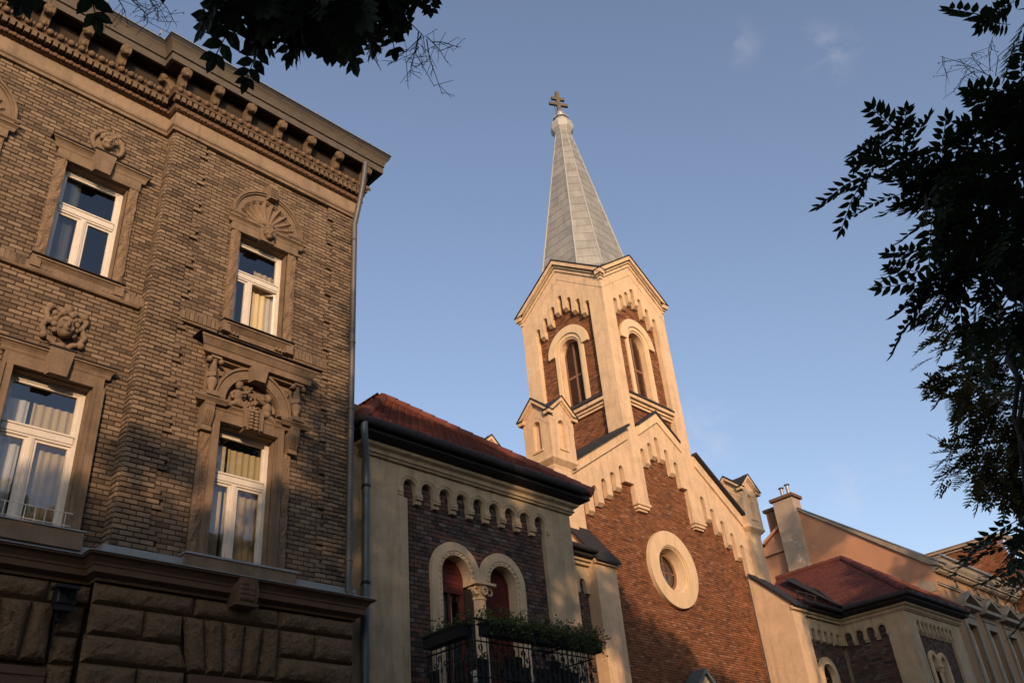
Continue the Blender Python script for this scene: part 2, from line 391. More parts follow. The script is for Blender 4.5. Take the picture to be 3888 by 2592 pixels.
# ------------------------------------------------------------------ shared window builder
def pleats(mb, u0, u1, z0, z1, n, amp=.012, pitch=.11):
    k = max(4, int((u1 - u0) / pitch * 4)); ids = []
    for j in range(k + 1):
        u = u0 + (u1 - u0) * j / k; nn = n + amp * math.sin(j * math.pi / 2 + .6) + random.uniform(-.003, .003)
        ids.append((mb.pt(u, z0, nn), mb.pt(u, z1, nn)))
    for a, c in zip(ids, ids[1:]): mb.f.append((a[0], c[0], c[1], a[1]))
def casement(parent, fr, u0, u1, z0, z1, n, zt, um, curtains=(), open_right=False, fmat='paint_white', room=True, gl='glass'):
    """frame with one wide top light and two leaves below; n is the front of the frame"""
    w = .075
    f = MB(fr); f.box(u0, u0 + w, z0, z1, n - .08, n); f.box(u1 - w, u1, z0, z1, n - .08, n)
    f.box(u0 + w, u1 - w, z1 - w, z1, n - .08, n); f.box(u0 + w, u1 - w, z0, z0 + .05, n - .08, n)
    win = f.build('window', fmat, parent)
    t = MB(fr); t.box(u0 + w, u1 - w, zt - .05, zt + .05, n - .07, n + .02); t.box(u0 + w, u1 - w, zt + .05, zt + .075, n - .05, n + .035)
    t.box(u0 + w, u1 - w, zt - .085, zt - .055, n - .05, n + .008); t.build('transom', fmat, win)
    t = MB(fr); t.box(um - .045, um + .045, z0 + .05, zt - .085, n - .06, n + .006); t.box(um - .016, um + .016, z0 + .05, zt - .085, n, n + .02); t.build('mullion', fmat, win)
    def light(a, c, d, e, fold=0.0):
        s = .04; sh = MB(fr) if not fold else MB(Fr(*fr.p(c, 0, n - .02)[:2], fr.rz + fold))
        if fold: a, c = a - c, 0.0; nn = 0.0
        else: nn = n - .015
        for q in ((a, a + s, d, e), (c - s, c, d, e), (a + s, c - s, e - s, e), (a + s, c - s, d, d + s * 1.3)): sh.box(*q, nn - .045, nn)
        so = sh.build('sash', fmat, win)
        g = MB(sh.fr); i = [g.pt(x, y, nn - .022) for x, y in ((a + s, d + s), (c - s, d + s), (c - s, e - s), (a + s, e - s))]; g.quad(*i); g.build('pane', gl, win, fix=False)
    light(u0 + w, u1 - w, zt + .05, z1 - w)
    light(u0 + w, um - .045, z0 + .05, zt - .085)
    light(um + .045, u1 - w, z0 + .05, zt - .085, fold=R(-38) if open_right else 0.0)
    for (a, c, d, e, m) in curtains:
        cm_ = MB(fr); pleats(cm_, a, c, d, e, n - .16); cm_.build('curtain', m, win, fix=False)
    if room:
        r = MB(fr); D = 1.6
        k = [r.pt(x, y, q) for q in (n - .1, n - D) for x, y in ((u0 - .3, z0 - .4), (u1 + .3, z0 - .4), (u1 + .3, z1 + .3), (u0 - .3, z1 + .3))]
        r.f += [tuple(k[j] for j in q) for q in ((4, 5, 6, 7), (0, 1, 5, 4), (1, 2, 6, 5), (2, 3, 7, 6), (3, 0, 4, 7))]
        r.build('room', 'room_dark', win, fix=False)
    return win

# ------------------------------------------------------------------ the tan brick apartment house on the left
YB, YL, XS, XC = 12.0, 12.22, 4.62, 8.5          # projecting bay plane, set-back plane, step, corner
apt = thing('apartment_house', (4, 16, 0), 'tan brick apartment house with ornate stone window surrounds and heavy bracketed cornice', 'building')
FB, FL = Fr(0, YB), Fr(0, YL)
# window openings (u0,u1,z0,z1)
W3 = (6.05, 7.04, 10.28, 12.24); W4 = (5.99, 7.04, 6.22, 8.39)
W2 = (3.05, 4.08, 10.36, 12.34); W1 = (2.99, 4.10, 6.30, 8.48)
W5 = (0.95, 1.94, 10.28, 12.24); W6 = (0.88, 1.99, 6.30, 8.48)
def rect(w): return [(w[0], w[2]), (w[1], w[2]), (w[1], w[3]), (w[0], w[3])]
# backing wall: joints show between the bricks
NM = -.012
b = MB(FB); b.slab([(XS, 0), (XC, 0), (XC, 15.4), (XS, 15.4)], -.5, NM, [rect(W3), rect(W4)])
b.fr = FL; b.slab([(-8, 0), (XS + .05, 0), (XS + .05, 15.4), (-8, 15.4)], -.5, NM, [rect(W1), rect(W2), rect(W5), rect(W6)])
b.box(XS + NM * -1, XS + .05, 6, 15.3, 0, .21)
b.wbox(XC - .4, XC - .004, 12.5, 26, 0, 15.4); b.wbox(-8, XC, 25.6, 26, 0, 15.4); b.wbox(-8, -7.6, 12.8, 25.6, 0, 15.4)
b.build('wall', 'mortar_brown', apt)
b = MB(); b.wbox(-8.2, 8.9, 11.75, 26.2, 15.52, 15.60); i = [b.raw(p) for p in ((-8.2, 11.75, 15.6), (8.9, 11.75, 15.6), (8.9, 26, 15.6), (-8.2, 26, 15.6), (-8.2, 18.5, 18.2), (8.9, 18.5, 18.2))]
b.f += [(i[0], i[1], i[5], i[4]), (i[2], i[3], i[4], i[5]), (i[1], i[2], i[5]), (i[3], i[0], i[4])]; b.build('roof', 'metal_grey', apt)

BZ0, BZ1, BH, BLN = 6.14, 13.86, .077, .205
hs_b = [rect_hole(W3[0] - .15, W3[1] + .15, 10.2, 12.6), arch_hole(6.545, .62, 12.4, 12.66), rect_hole(W4[0] - .28, W4[1] + .28, 6.0, 8.9), rect_hole(5.72, 7.36, 8.8, 9.44)]
hs_l = [rect_hole(W2[0] - .12, W2[1] + .12, 10.2, 12.62), rect_hole(W1[0] - .15, W1[1] + .12, 6.0, 8.72), rect_hole(W5[0] - .15, W5[1] + .15, 10.2, 12.6), arch_hole(1.445, .62, 12.4, 12.66), rect_hole(W6[0] - .15, W6[1] + .12, 6.0, 8.72)]
def cut(sp, hs, z):
    for h in hs: sp = minus(sp, h(z))
    return sp
def tooth(z):                                    # toothed quoin strips: four courses wide, four narrow
    return (int((z - BZ0) / BH) // 4) % 2
in_b = lay(lambda z: cut([(XS + (.50 if tooth(z) else .65), XC - (.47 if tooth(z) else .60))], hs_b, z), BZ0, BZ1, BH, BLN, .016)
q_l = lay(lambda z: [(XS, XS + (.50 if tooth(z) else .65))], BZ0, BZ1, BH, BLN, .016)
q_r = lay(lambda z: [(XC - (.47 if tooth(z) else .60), XC)], BZ0, BZ1, BH, BLN, .016)
in_l = lay(lambda z: cut([(-2.2, XS)], hs_l, z), BZ0, BZ1, BH, BLN, .016)
FS = Fr(XS, 0, R(-90))
rev = lay(lambda z: [(-YL, -YB - .004)], BZ0, BZ1, BH, BLN, .016)
emit_bricks(apt, [(FB, -.004, in_b), (FB, .038, q_l), (FB, .038, q_r), (FL, 0, in_l), (FS, .03, rev)], 'brick_tan', BLN, BH, joint=.016, depth=.045)

PATH = [(-8, YL), (XS, YL), (XS, YB), (XC, YB), (XC, 18)]
PATHQ = [(-8, YL), (XS - .03, YL), (XS - .03, YB - .03), (XC + .03, YB - .03), (XC + .03, 18)]
def band(name, prof, m, path=PATH, smooth=None):
    b = MB(); b.sweep(prof, path); return b.build(name, m, apt, smooth)
# sill courses between floors
band('belt_course', [(-.05, 10.06), (.06, 10.06), (.075, 10.09), (.075, 10.20), (.05, 10.235), (-.05, 10.25)], 'stone_tan', [(-8, YL), (XS - .06, YL)])
# soldier bricks over the belt course
me = local_mesh('soldier_brick', 'brick_tan', lambda mb: mb.box(0, .062, 0, .15, -.02, .05))
for fr, a, c in ((FL, -1.9, 2.82), (FL, 4.24, 4.58), (FB, 5.15, 5.78), (FB, 7.28, 7.9)):
    x = a
    while x < c: inst(me, 'soldier_brick', fr.p(x, 10.10 if fr is FL else 10.02, .03), 0, apt); x += .075
b = MB(FB); b.box(5.12, 5.8, 9.98, 10.02, -.02, .06); b.box(7.27, 7.95, 9.98, 10.02, -.02, .06); b.build('belt_course', 'stone_tan', apt)
# entablature
band('architrave', [(-.05, 13.84), (.05, 13.84), (.05, 13.90), (.075, 13.92), (.075, 13.97), (.03, 13.985), (-.05, 13.985)], 'stone_tan', PATHQ)
band('frieze', [(-.05, 13.98), (.03, 13.98), (.03, 14.29), (-.05, 14.29)], 'frieze_plaster', PATHQ)
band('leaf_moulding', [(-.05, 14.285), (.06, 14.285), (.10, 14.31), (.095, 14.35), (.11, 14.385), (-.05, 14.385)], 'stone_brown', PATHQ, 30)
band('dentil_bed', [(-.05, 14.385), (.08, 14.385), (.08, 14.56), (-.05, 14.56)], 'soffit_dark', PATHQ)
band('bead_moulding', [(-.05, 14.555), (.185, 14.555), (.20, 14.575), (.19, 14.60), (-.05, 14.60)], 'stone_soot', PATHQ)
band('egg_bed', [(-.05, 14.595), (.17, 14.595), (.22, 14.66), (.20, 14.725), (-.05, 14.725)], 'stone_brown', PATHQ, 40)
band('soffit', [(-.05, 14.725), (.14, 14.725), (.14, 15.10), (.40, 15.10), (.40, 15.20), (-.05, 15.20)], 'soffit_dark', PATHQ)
band('corona', [(.36, 15.08), (.43, 15.06), (.43, 15.20), (.415, 15.21), (.415, 15.235), (.45, 15.245), (.45, 15.275), (.40, 15.28), (.36, 15.28)], 'gutter_brown', PATHQ)
gp = [(.38, 15.27), (.44, 15.272), (.452, 15.30), (.475, 15.37), (.51, 15.43), (.53, 15.45), (.53, 15.47), (-.1, 15.48), (-.1, 15.30)]
band('gutter', gp, 'gutter_brown', PATHQ, 35)
band('gutter_roll', [(.50, 15.472), (.535, 15.475), (.545, 15.545), (.50, 15.55), (-.1, 15.56), (-.1, 15.482)], 'metal_dark', PATHQ)
band('gutter_lip', [(.53, 15.552), (.565, 15.555), (.565, 15.572), (.53, 15.58)], 'metal_grey', PATHQ)
# gutter seams
me = local_mesh('gutter_seam', 'metal_grey', lambda mb: mb.slab([(0, 0), (.016, 0), (.016, 1), (0, 1)], 0, .001))
for x in (-.6, .3, 1.2, 2.1, 3.0, 4.9, 5.75, 6.6, 7.45, 8.3):
    y0 = (YL if x < XS - .5 else YB) - .03
    b = MB(); pr = [(.433, 15.062), (.433, 15.20), (.453, 15.246), (.455, 15.30), (.479, 15.37), (.514, 15.43), (.533, 15.455)]
    ids = [(b.raw((x, y0 - n, z)), b.raw((x + .012, y0 - n, z))) for n, z in pr]
    for p, q in zip(ids, ids[1:]): b.f.append((p[0], p[1], q[1], q[0]))
    b.build('gutter_seam', 'gutter_brown', apt, fix=False)
# dentils, eggs, brackets
def along(step, p, x0=-2.0):
    out = []
    x = x0
    while x < XS - p - .06: out.append((x, YL - .03)); x += step
    x = XS - p + .02
    while x < XC + p - .02: out.append((x, YB - .03)); x += step
    return out
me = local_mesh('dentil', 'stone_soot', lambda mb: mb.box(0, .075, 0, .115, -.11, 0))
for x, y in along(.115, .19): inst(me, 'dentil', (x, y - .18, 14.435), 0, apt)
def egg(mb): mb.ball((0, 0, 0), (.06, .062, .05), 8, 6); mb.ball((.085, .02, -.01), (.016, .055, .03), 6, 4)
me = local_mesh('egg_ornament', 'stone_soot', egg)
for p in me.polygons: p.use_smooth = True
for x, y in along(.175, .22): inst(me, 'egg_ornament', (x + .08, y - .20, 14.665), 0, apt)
def leafy(mb): mb.ball((0, 0, 0), (.045, .04, .03), 6, 4); mb.ball((.06, -.02, 0), (.03, .03, .025), 6, 4)
me = local_mesh('leaf_ornament', 'stone_brown', leafy)
for x, y in along(.13, .12): inst(me, 'leaf_ornament', (x + .04, y - .095, 14.335), 0, apt)
def modillion(mb):
    pr = [(0, 0), (0, -.36), (.05, -.365), (.09, -.32), (.13, -.23), (.17, -.20), (.22, -.21), (.26, -.18), (.275, -.10), (.26, -.05), (.27, 0)]
    k = len(pr)
    for u0, u1 in ((-.07, .07),):
        A = [mb.pt(u0, z, n) for n, z in pr]; B = [mb.pt(u1, z, n) for n, z in pr]
        mb.f.append(tuple(A)); mb.f.append(tuple(reversed(B)))
        for j in range(k): mb.f.append((A[j], B[j], B[(j + 1) % k], A[(j + 1) % k]))
    for u in (-.055, .055): mb.ball((u * 1.25, -.10, .21), (.03, .075, .07), 8, 6)
    mb.ball((0, -.18, .24), (.055, .04, .04), 8, 5); mb.ball((0, -.31, .07), (.055, .06, .05), 8, 5); mb.ball((0, -.05, .262), (.05, .04, .02), 8, 5)
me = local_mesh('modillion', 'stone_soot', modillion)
for k in range(10):
    x = 3.47 - .66 * k
    inst(me, 'modillion', (x, YL - .03 - .138, 15.098), 0, apt)
for x in (4.51, 5.17, 5.85, 6.53, 7.21, 7.89, 8.60): inst(me, 'modillion', (x, YB - .03 - .138, 15.098), 0, apt)
inst(me, 'modillion', (XS - .03 - .138, 12.02, 15.098), R(-90), apt)
for y in (12.35, 13.0): inst(me, 'modillion', (XC + .03 + .138, y, 15.098), R(90), apt)

# window dressings -------------------------------------------------------------
def chevron_key(fr, uc, w0, w1, z0, z1, n0, n1, m='stone_tan', parent=apt, name='keystone'):
    b = MB(fr)
    fpts = [(uc - w0, z0), (uc + w0, z0), (uc + w1, z1), (uc - w1, z1)]
    f = [b.pt(u, z, n1) for u, z in fpts]; k = [b.pt(u + (.03 if u > uc else -.03), z, n0) for u, z in fpts]
    b.quad(*f)
    for j in range(4): b.quad(f[j], k[j], k[(j + 1) % 4], f[(j + 1) % 4])
    return b.build(name, m, parent)
def mould_h(b, u0, u1, z, prof, ret=True):
    """moulding along u; prof [(n, dz)] from bottom to top, ends mitred back"""
    A = []
    for u, sg in ((u0, -1), (u1, 1)): A.append([b.pt(u + sg * n, z + dz, n) for n, dz in prof] + [b.pt(u, z + prof[-1][1], -.03), b.pt(u, z + prof[0][1], -.03)])
    k = len(A[0])
    for j in range(k): b.f.append((A[0][j], A[1][j], A[1][(j + 1) % k], A[0][(j + 1) % k]))
    b.f.append(tuple(reversed(A[0]))); b.f.append(tuple(A[1]))
CORN = [(.03, 0), (.05, .03), (.05, .06), (.075, .09), (.11, .13), (.13, .14), (.13, .165), (.10, .18)]
def sill(fr, w, z, wing=.18, guttae=True):
    b = MB(fr); mould_h(b, w[0] - .0, w[1] + .0, z - .16, [(.03, 0), (.05, .02), (.07, .05), (.10, .09), (.12, .10), (.12, .125), (.05, .15)])
    for s in (w[0] - wing, w[1] + wing - .13): b.box(s, s + .14, z - .22, z - .02, -.03, .10)
    b.box(w[0] - .02, w[1] + .02, z - .25, z - .16, -.03, .035)
    o = b.build('window_sill', 'stone_tan', apt)
    b = MB(fr); b.box(w[0] - wing - .01, w[1] + wing + .02, z - .012, z + .004, -.03, .135); b.build('sill_flashing', 'metal_dark', apt)
    if guttae:
        for u in [w[0] - .02 + .07 * k for k in range(3)] + [w[1] + .02 - .07 * k for k in range(3)]:
            g = MB(); p = fr.p(u, 0, .06); g.lathe(p[:2], [(.012, z - .16), (.02, z - .17), (.028, z - .225), (.0, z - .228)], 8); g.build('gutta', 'stone_tan', apt, 40)
def jambs(fr, w, wd, zt, m='stone_rough', n=.05):
    for a, c in ((w[0] - wd, w[0]), (w[1], w[1] + wd)):
        b = MB(fr); K = 14; pr = []
        b.box(a + .012, c - .002, w[2], zt, -.25, n - .012)
        # worn, uneven facing
        g = {}
        for i in range(4):
            for j in range(K + 1):
                uu = a + (c - a) * i / 3 + (random.uniform(-.012, .012) if 0 < i < 3 else random.uniform(-.004, .006)); zz = w[2] + (zt - w[2]) * j / K
                g[i, j] = b.pt(uu, zz, n + random.uniform(-.014, .016) - (.012 if i in (0, 3) else 0))
        for i in range(3):
            for j in range(K): b.f.append((g[i, j], g[i + 1, j], g[i + 1, j + 1], g[i, j + 1]))
        b.build('jamb', m, apt, fix=False)
def inner_reveal(fr, w, n=-.02, d=-.22):
    b = MB(fr); t = .012
    b.box(w[0], w[0] + t, w[2], w[3], d, n); b.box(w[1] - t, w[1], w[2], w[3], d, n); b.box(w[0] + t, w[1] - t, w[3] - t, w[3], d, n); b.build('reveal', 'stone_tan', apt)
def flat_lintel(fr, w, zt, key=True, ear=.17, deep=.34):
    b = MB(fr); b.box(w[0] - ear, w[1] + ear, w[3], w[3] + deep - .16, -.25, .06); mould_h(b, w[0] - ear, w[1] + ear, w[3] + deep - .16, [(.06, 0), (.075, .03), (.075, .06), (.09, .09), (.12, .125), (.14, .13), (.14, .155), (.1, .165)]); b.build('lintel', 'stone_tan', apt)
    b = MB(fr); b.box(w[0] - ear - .15, w[1] + ear + .15, w[3] + deep + .004, w[3] + deep + .018, -.02, .155); b.build('lintel_flashing', 'metal_dark', apt)
    uc = (w[0] + w[1]) / 2 + .01
    if key:
        chevron_key(fr, uc, .12, .175, w[3] - .02, w[3] + deep + .06, .05, .16)
        b = MB(fr); b.box(uc - .19, uc + .19, w[3] + deep + .062, w[3] + deep + .085, -.02, .18); b.build('keystone_flashing', 'metal_dark', apt)

# carved heads -------------------------------------------------------------
def face(b, u, z, n, s):
    b.ball((u, z, n), (.105 * s, .145 * s, .10 * s), 12, 9)
    b.ball((u, z - .10 * s, n + .03 * s), (.06 * s, .05 * s, .06 * s), 8, 6)
    b.ball((u, z - .005 * s, n + .105 * s), (.018 * s, .045 * s, .03 * s), 8, 6)
    b.ball((u, z + .045 * s, n + .088 * s), (.075 * s, .018 * s, .018 * s), 8, 5)
    for q in (-1, 1):
        b.ball((u + q * .042 * s, z + .022 * s, n + .085 * s), (.02 * s, .011 * s, .012 * s), 8, 5)
        b.ball((u + q * .06 * s, z - .035 * s, n + .06 * s), (.03 * s, .035 * s, .03 * s), 8, 5)
    b.ball((u, z - .065 * s, n + .095 * s), (.034 * s, .010 * s, .014 * s), 8, 5); b.ball((u, z - .083 * s, n + .09 * s), (.026 * s, .010 * s, .014 * s), 8, 5)
def curls(b, u, z, n, s, a0, a1, k, rx, rz, r):
    for j in range(k):
        a = R(a0 + (a1 - a0) * j / (k - 1)); q = r * random.uniform(.8, 1.2)
        b.ball((u + rx * math.cos(a) * s, z + rz * math.sin(a) * s, n + random.uniform(-.01, .02)), (q * s, q * s, q * .8 * s), 7, 5)
def mask_scroll(fr, u, z, s):
    b = MB(fr); face(b, u, z, .07, s); m = b.build('carved_head', 'stone_tan', apt, 60)
    b = MB(fr); curls(b, u, z + .02, .07, s, -30, 210, 11, .125, .175, .042); curls(b, u, z, .05, s, 10, 170, 7, .17, .24, .045); b.build('hair', 'stone_tan', m, 60)
    b = MB(fr)
    for q in (-1, 1):
        pts = [(u + q * .15 * s, z + .24 * s), (u + q * .23 * s, z + .16 * s), (u + q * .19 * s, z + .06 * s), (u + q * .24 * s, z - .05 * s), (u + q * .19 * s, z - .16 * s), (u + q * .11 * s, z - .20 * s), (u + q * .05 * s, z - .27 * s)]
        b.tube([fr.p(a, c, .03) for a, c in pts], [.03 * s, .04 * s, .03 * s, .038 * s, .032 * s, .035 * s, .03 * s], 7)
        b.ball((u + q * .20 * s, z + .22 * s, .04), .05 * s); b.ball((u + q * .21 * s, z - .17 * s, .04), .045 * s)
    b.ball((u, z - .25 * s, .04), (.07 * s, .05 * s, .05 * s)); b.ball((u, z + .27 * s, .05), (.06 * s, .05 * s, .05 * s)); b.build('scroll_frame', 'stone_tan', m, 60)
def mask_medallion(fr, u, z, s):
    b = MB(fr); face(b, u, z, .05, s * .95); curls(b, u, z + .02, .06, s, 10, 170, 8, .115, .15, .04); m = b.build('carved_head', 'stone_tan', apt, 60)
    b = MB(fr); N = 22
    pts = [fr.p(u + .215 * s * math.cos(2 * math.pi * k / N) * (1 + .12 * math.cos(4 * math.pi * k / N)), z - .02 + .25 * s * math.sin(2 * math.pi * k / N), .03) for k in range(N + 1)]
    b.tube(pts, .042 * s, 8, False)
    b.tube([fr.p(u + .1 * s * math.cos(R(a)) - .02, z - .2 * s + .07 * s * math.sin(R(a)), .05) for a in range(180, 400, 30)], .04 * s, 7)
    b.ball((u, z, .0), (.20 * s, .24 * s, .03)); b.ball((u - .05, z + .26 * s, .05), (.08 * s, .04 * s, .05 * s)); b.ball((u + .13 * s, z + .2 * s, .05), (.06 * s, .05 * s, .05 * s)); b.build('medallion_frame', 'stone_tan', m, 60)

# W1 / W6 first floor, flat lintel
for w, hd in ((W1, True), (W6, False)):
    o = .14
    b = MB(FL); b.box(w[0] - o, w[0], w[2] - .02, w[3], -.25, .07); b.box(w[0] - o - .015, w[0] - o + .03, w[2] - .02, w[3], -.02, .10); b.box(w[0] - .035, w[0] - .002, w[2], w[3], .06, .082); b.build('jamb', 'stone_tan', apt)
    b = MB(FL); b.box(w[1], w[1] + o, w[2] - .02, w[3], -.25, .07); b.box(w[1] + o - .03, w[1] + o + .015, w[2] - .02, w[3], -.02, .10); b.box(w[1] + .002, w[1] + .035, w[2], w[3], .06, .082); b.build('jamb', 'stone_tan', apt)
    flat_lintel(FL, w, w[3], ear=.14)
    casement(apt, FL, w[0], w[1], w[2], w[3], -.16, 7.66, (w[0] + w[1]) / 2 - .06, curtains=[(w[0], w[0] + .42, w[2], w[3] - .3, 'curtain_pale'), (w[0] + .47, w[1], w[2], w[3] - .3, 'curtain_cream')])
    inner_reveal(FL, w)
    b = MB(FL); b.box(w[0] - .35, w[1] + .2, 6.02, 6.26, -.03, .16); b.build('window_sill', 'stone_tan', apt)
    b = MB(FL); b.box(w[0] - .36, w[1] + .22, 6.262, 6.28, -.03, .18); b.build('sill_flashing', 'metal_grey', apt)
    if hd: mask_scroll(FL, 3.545, 9.30, 1.28)
# little white wire guard on the sill
b = MB()
for z in (6.32, 6.50): b.tube([FL.p(2.6, z, .13), FL.p(W1[1] + .02, z, .13)], .008, 5)
for k in range(12):
    u = 2.62 + k * .128; b.tube([FL.p(u, 6.30, .13), FL.p(u, 6.50, .13)], .006, 4); b.tube([FL.p(u, 6.32, .13), FL.p(u + .03, 6.29, .02)], .006, 4)
b.tube([FL.p(W1[1] + .02, 6.50, .13), FL.p(W1[1] + .02, 6.50, .0)], .008, 5); b.build('sill_guard', 'paint_white', apt)
# W2 second floor, flat lintel with shield head above
jambs(FL, W2, .155, W2[3]); flat_lintel(FL, W2, W2[3]); sill(FL, W2, W2[2]); inner_reveal(FL, W2)
casement(apt, FL, *W2, -.16, 11.56, 3.54, curtains=[(W2[0], W2[0] + .40, W2[2], W2[3], 'curtain_pale'), (W2[0] + .40, W2[0] + .5, W2[2], W2[2] + .4, 'curtain_pale')], gl='glass_dark')
mask_medallion(FL, 3.60, 13.06, 1.08)
# W3 / W5 second floor with a shell in a round arch
def shell_window(fr, w, open_right):
    uc = (w[0] + w[1]) / 2; zc = w[3] + .40
    jambs(fr, w, .17, w[3]); sill(fr, w, w[2]); inner_reveal(fr, w)
    b = MB(fr); b.box(w[0] - .19, w[1] + .19, w[3], w[3] + .16, -.25, .07); mould_h(b, w[0] - .19, w[1] + .19, w[3] + .16, [(.07, 0), (.085, .03), (.085, .06), (.11, .09), (.13, .10), (.13, .125), (.09, .135)]); b.build('lintel', 'stone_tan', apt)
    for s in (-1, 1):
        b = MB(fr); c = uc + s * .62; b.box(c - .10, c + .10, w[3] + .30, zc - .02, -.02, .09); mould_h(b, c - .07, c + .07, zc - .06, [(.09, 0), (.12, .03), (.12, .06)]); b.build('impost', 'stone_tan', apt)
    b = MB(fr)
    for r0, r1, n in ((.53, .66, .07), (.655, .69, .10), (.69, .735, .125), (.50, .535, .05)): b.arcband(uc, zc, r0, r1, 0, 180, -.03, n, 28)
    b.build('arch', 'stone_tan', apt)
    # fluted shell: a curved fan of lobes
    b = MB(fr); NL, NR = 11, 8; SUB = 6; g = []
    for i in range(NL * SUB + 1):
        th = math.pi * i / (NL * SUB); fl = abs(math.sin(math.pi * i / SUB)); row = []
        for j in range(NR + 1):
            t = j / NR; r = .10 + (.46 + .045 * fl) * t
            n = .075 - .055 * math.sin(t * math.pi * .62) + .055 * t * t + (-.085 * fl + .03) * t
            row.append(b.pt(uc - r * math.cos(th), zc - .05 + r * math.sin(th), n))
        g.append(row)
    for a, c in zip(g, g[1:]):
        for j in range(NR): b.f.append((a[j], c[j], c[j + 1], a[j + 1]))
    b.build('shell', 'stone_tan', apt, 50, fix=False)
    b = MB(fr); b.slab([(uc - .56, zc - .08)] + [(uc - .56 * math.cos(R(a)), zc + .56 * math.sin(R(a))) for a in range(0, 181, 12)] + [(uc + .56, zc - .08)], -.02, .0); b.build('tympanum', 'stone_tan', apt)
    chevron_key(fr, uc + .03, .07, .12, zc + .58, zc + .86, .05, .20); b = MB(fr)
    for k in range(4): b.box(uc - .045, uc + .105, zc + .62 + k * .055, zc + .645 + k * .055, .19, .215)
    b.build('key_reeding', 'stone_tan', apt)
    # head on the lintel
    b = MB(fr); b.slab([(uc - .13, w[3] - .02), (uc + .13, w[3] - .02), (uc + .17, w[3] + .40), (uc - .17, w[3] + .40)], -.02, .12); blk = b.build('keystone', 'stone_tan', apt)
    b = MB(fr); face(b, uc + .01, w[3] + .15, .15, .85); curls(b, uc + .01, w[3] + .17, .15, .85, -20, 200, 9, .11, .15, .045); b.ball((uc, w[3] + .36, .13), (.14, .06, .06)); b.build('carved_head', 'stone_tan', apt, 60)
    casement(apt, fr, *w, -.16, 11.48, uc - .12, curtains=[(w[0], w[0] + .22, w[2], w[3] - .1, 'curtain_pale'), (uc + .02, w[1], w[2], w[3] - .42, 'curtain_cream')], open_right=open_right)
shell_window(FB, W3, True); shell_window(FL, W5, False)
# W4 first floor with pediment, arch and carved lunette
uc, zc = 6.53, 8.78
b = MB(FB)
b.box(W4[0] - .11, W4[0], W4[2] - .02, W4[3], -.25, .10); b.box(W4[1], W4[1] + .11, W4[2] - .02, W4[3], -.25, .10)
b.box(W4[0] - .03, W4[0] - .002, W4[2], W4[3], .10, .115); b.box(W4[1] + .002, W4[1] + .03, W4[2], W4[3], .10, .115); b.box(W4[0] - .11, W4[1] + .11, W4[3], W4[3] + .17, -.25, .10)
mould_h(b, W4[0] - .12, W4[1] + .12, W4[3] + .17, [(.10, 0), (.115, .02), (.115, .06), (.14, .09), (.15, .095), (.15, .12), (.1, .13)]); b.build('surround', 'stone_tan', apt)
jambs(FB, (W4[0] - .11, W4[1] + .11, W4[2], W4[3]), .17, 8.165, n=.055)
inner_reveal(FB, W4)
b = MB(FB)
for r0, r1, n in ((.50, .665, .12), (.66, .70, .15), (.48, .51, .09)): b.arcband(uc, zc, r0, r1, 0, 180, -.03, n, 30)
b.build('arch', 'stone_tan', apt)
b = MB(FB); b.slab([(5.70, 8.62), (6.04, 8.62), (6.04, zc)] + [(uc - .49 * math.cos(R(a)), zc + .49 * math.sin(R(a))) for a in range(0, 181, 10)] + [(7.02, 8.62), (7.36, 8.62), (7.36, 9.45), (5.70, 9.45)], -.03, .03); b.build('spandrel', 'stone_tan', apt)
b = MB(FB); b.box(5.66, 7.41, 9.43, 9.475, -.03, .14); mould_h(b, 5.74, 7.33, 9.475, [(.22, 0), (.22, .11), (.235, .12), (.25, .15), (.285, .22), (.30, .23), (.30, .27), (.12, .30)]); b.build('pediment', 'stone_tan', apt)
b = MB(FB); b.box(5.42, 7.65, 9.78, 9.793, -.02, .315); b.build('pediment_flashing', 'metal_dark', apt)
chevron_key(FB, uc + .02, .10, .15, zc + .44, zc + .70, .10, .25)
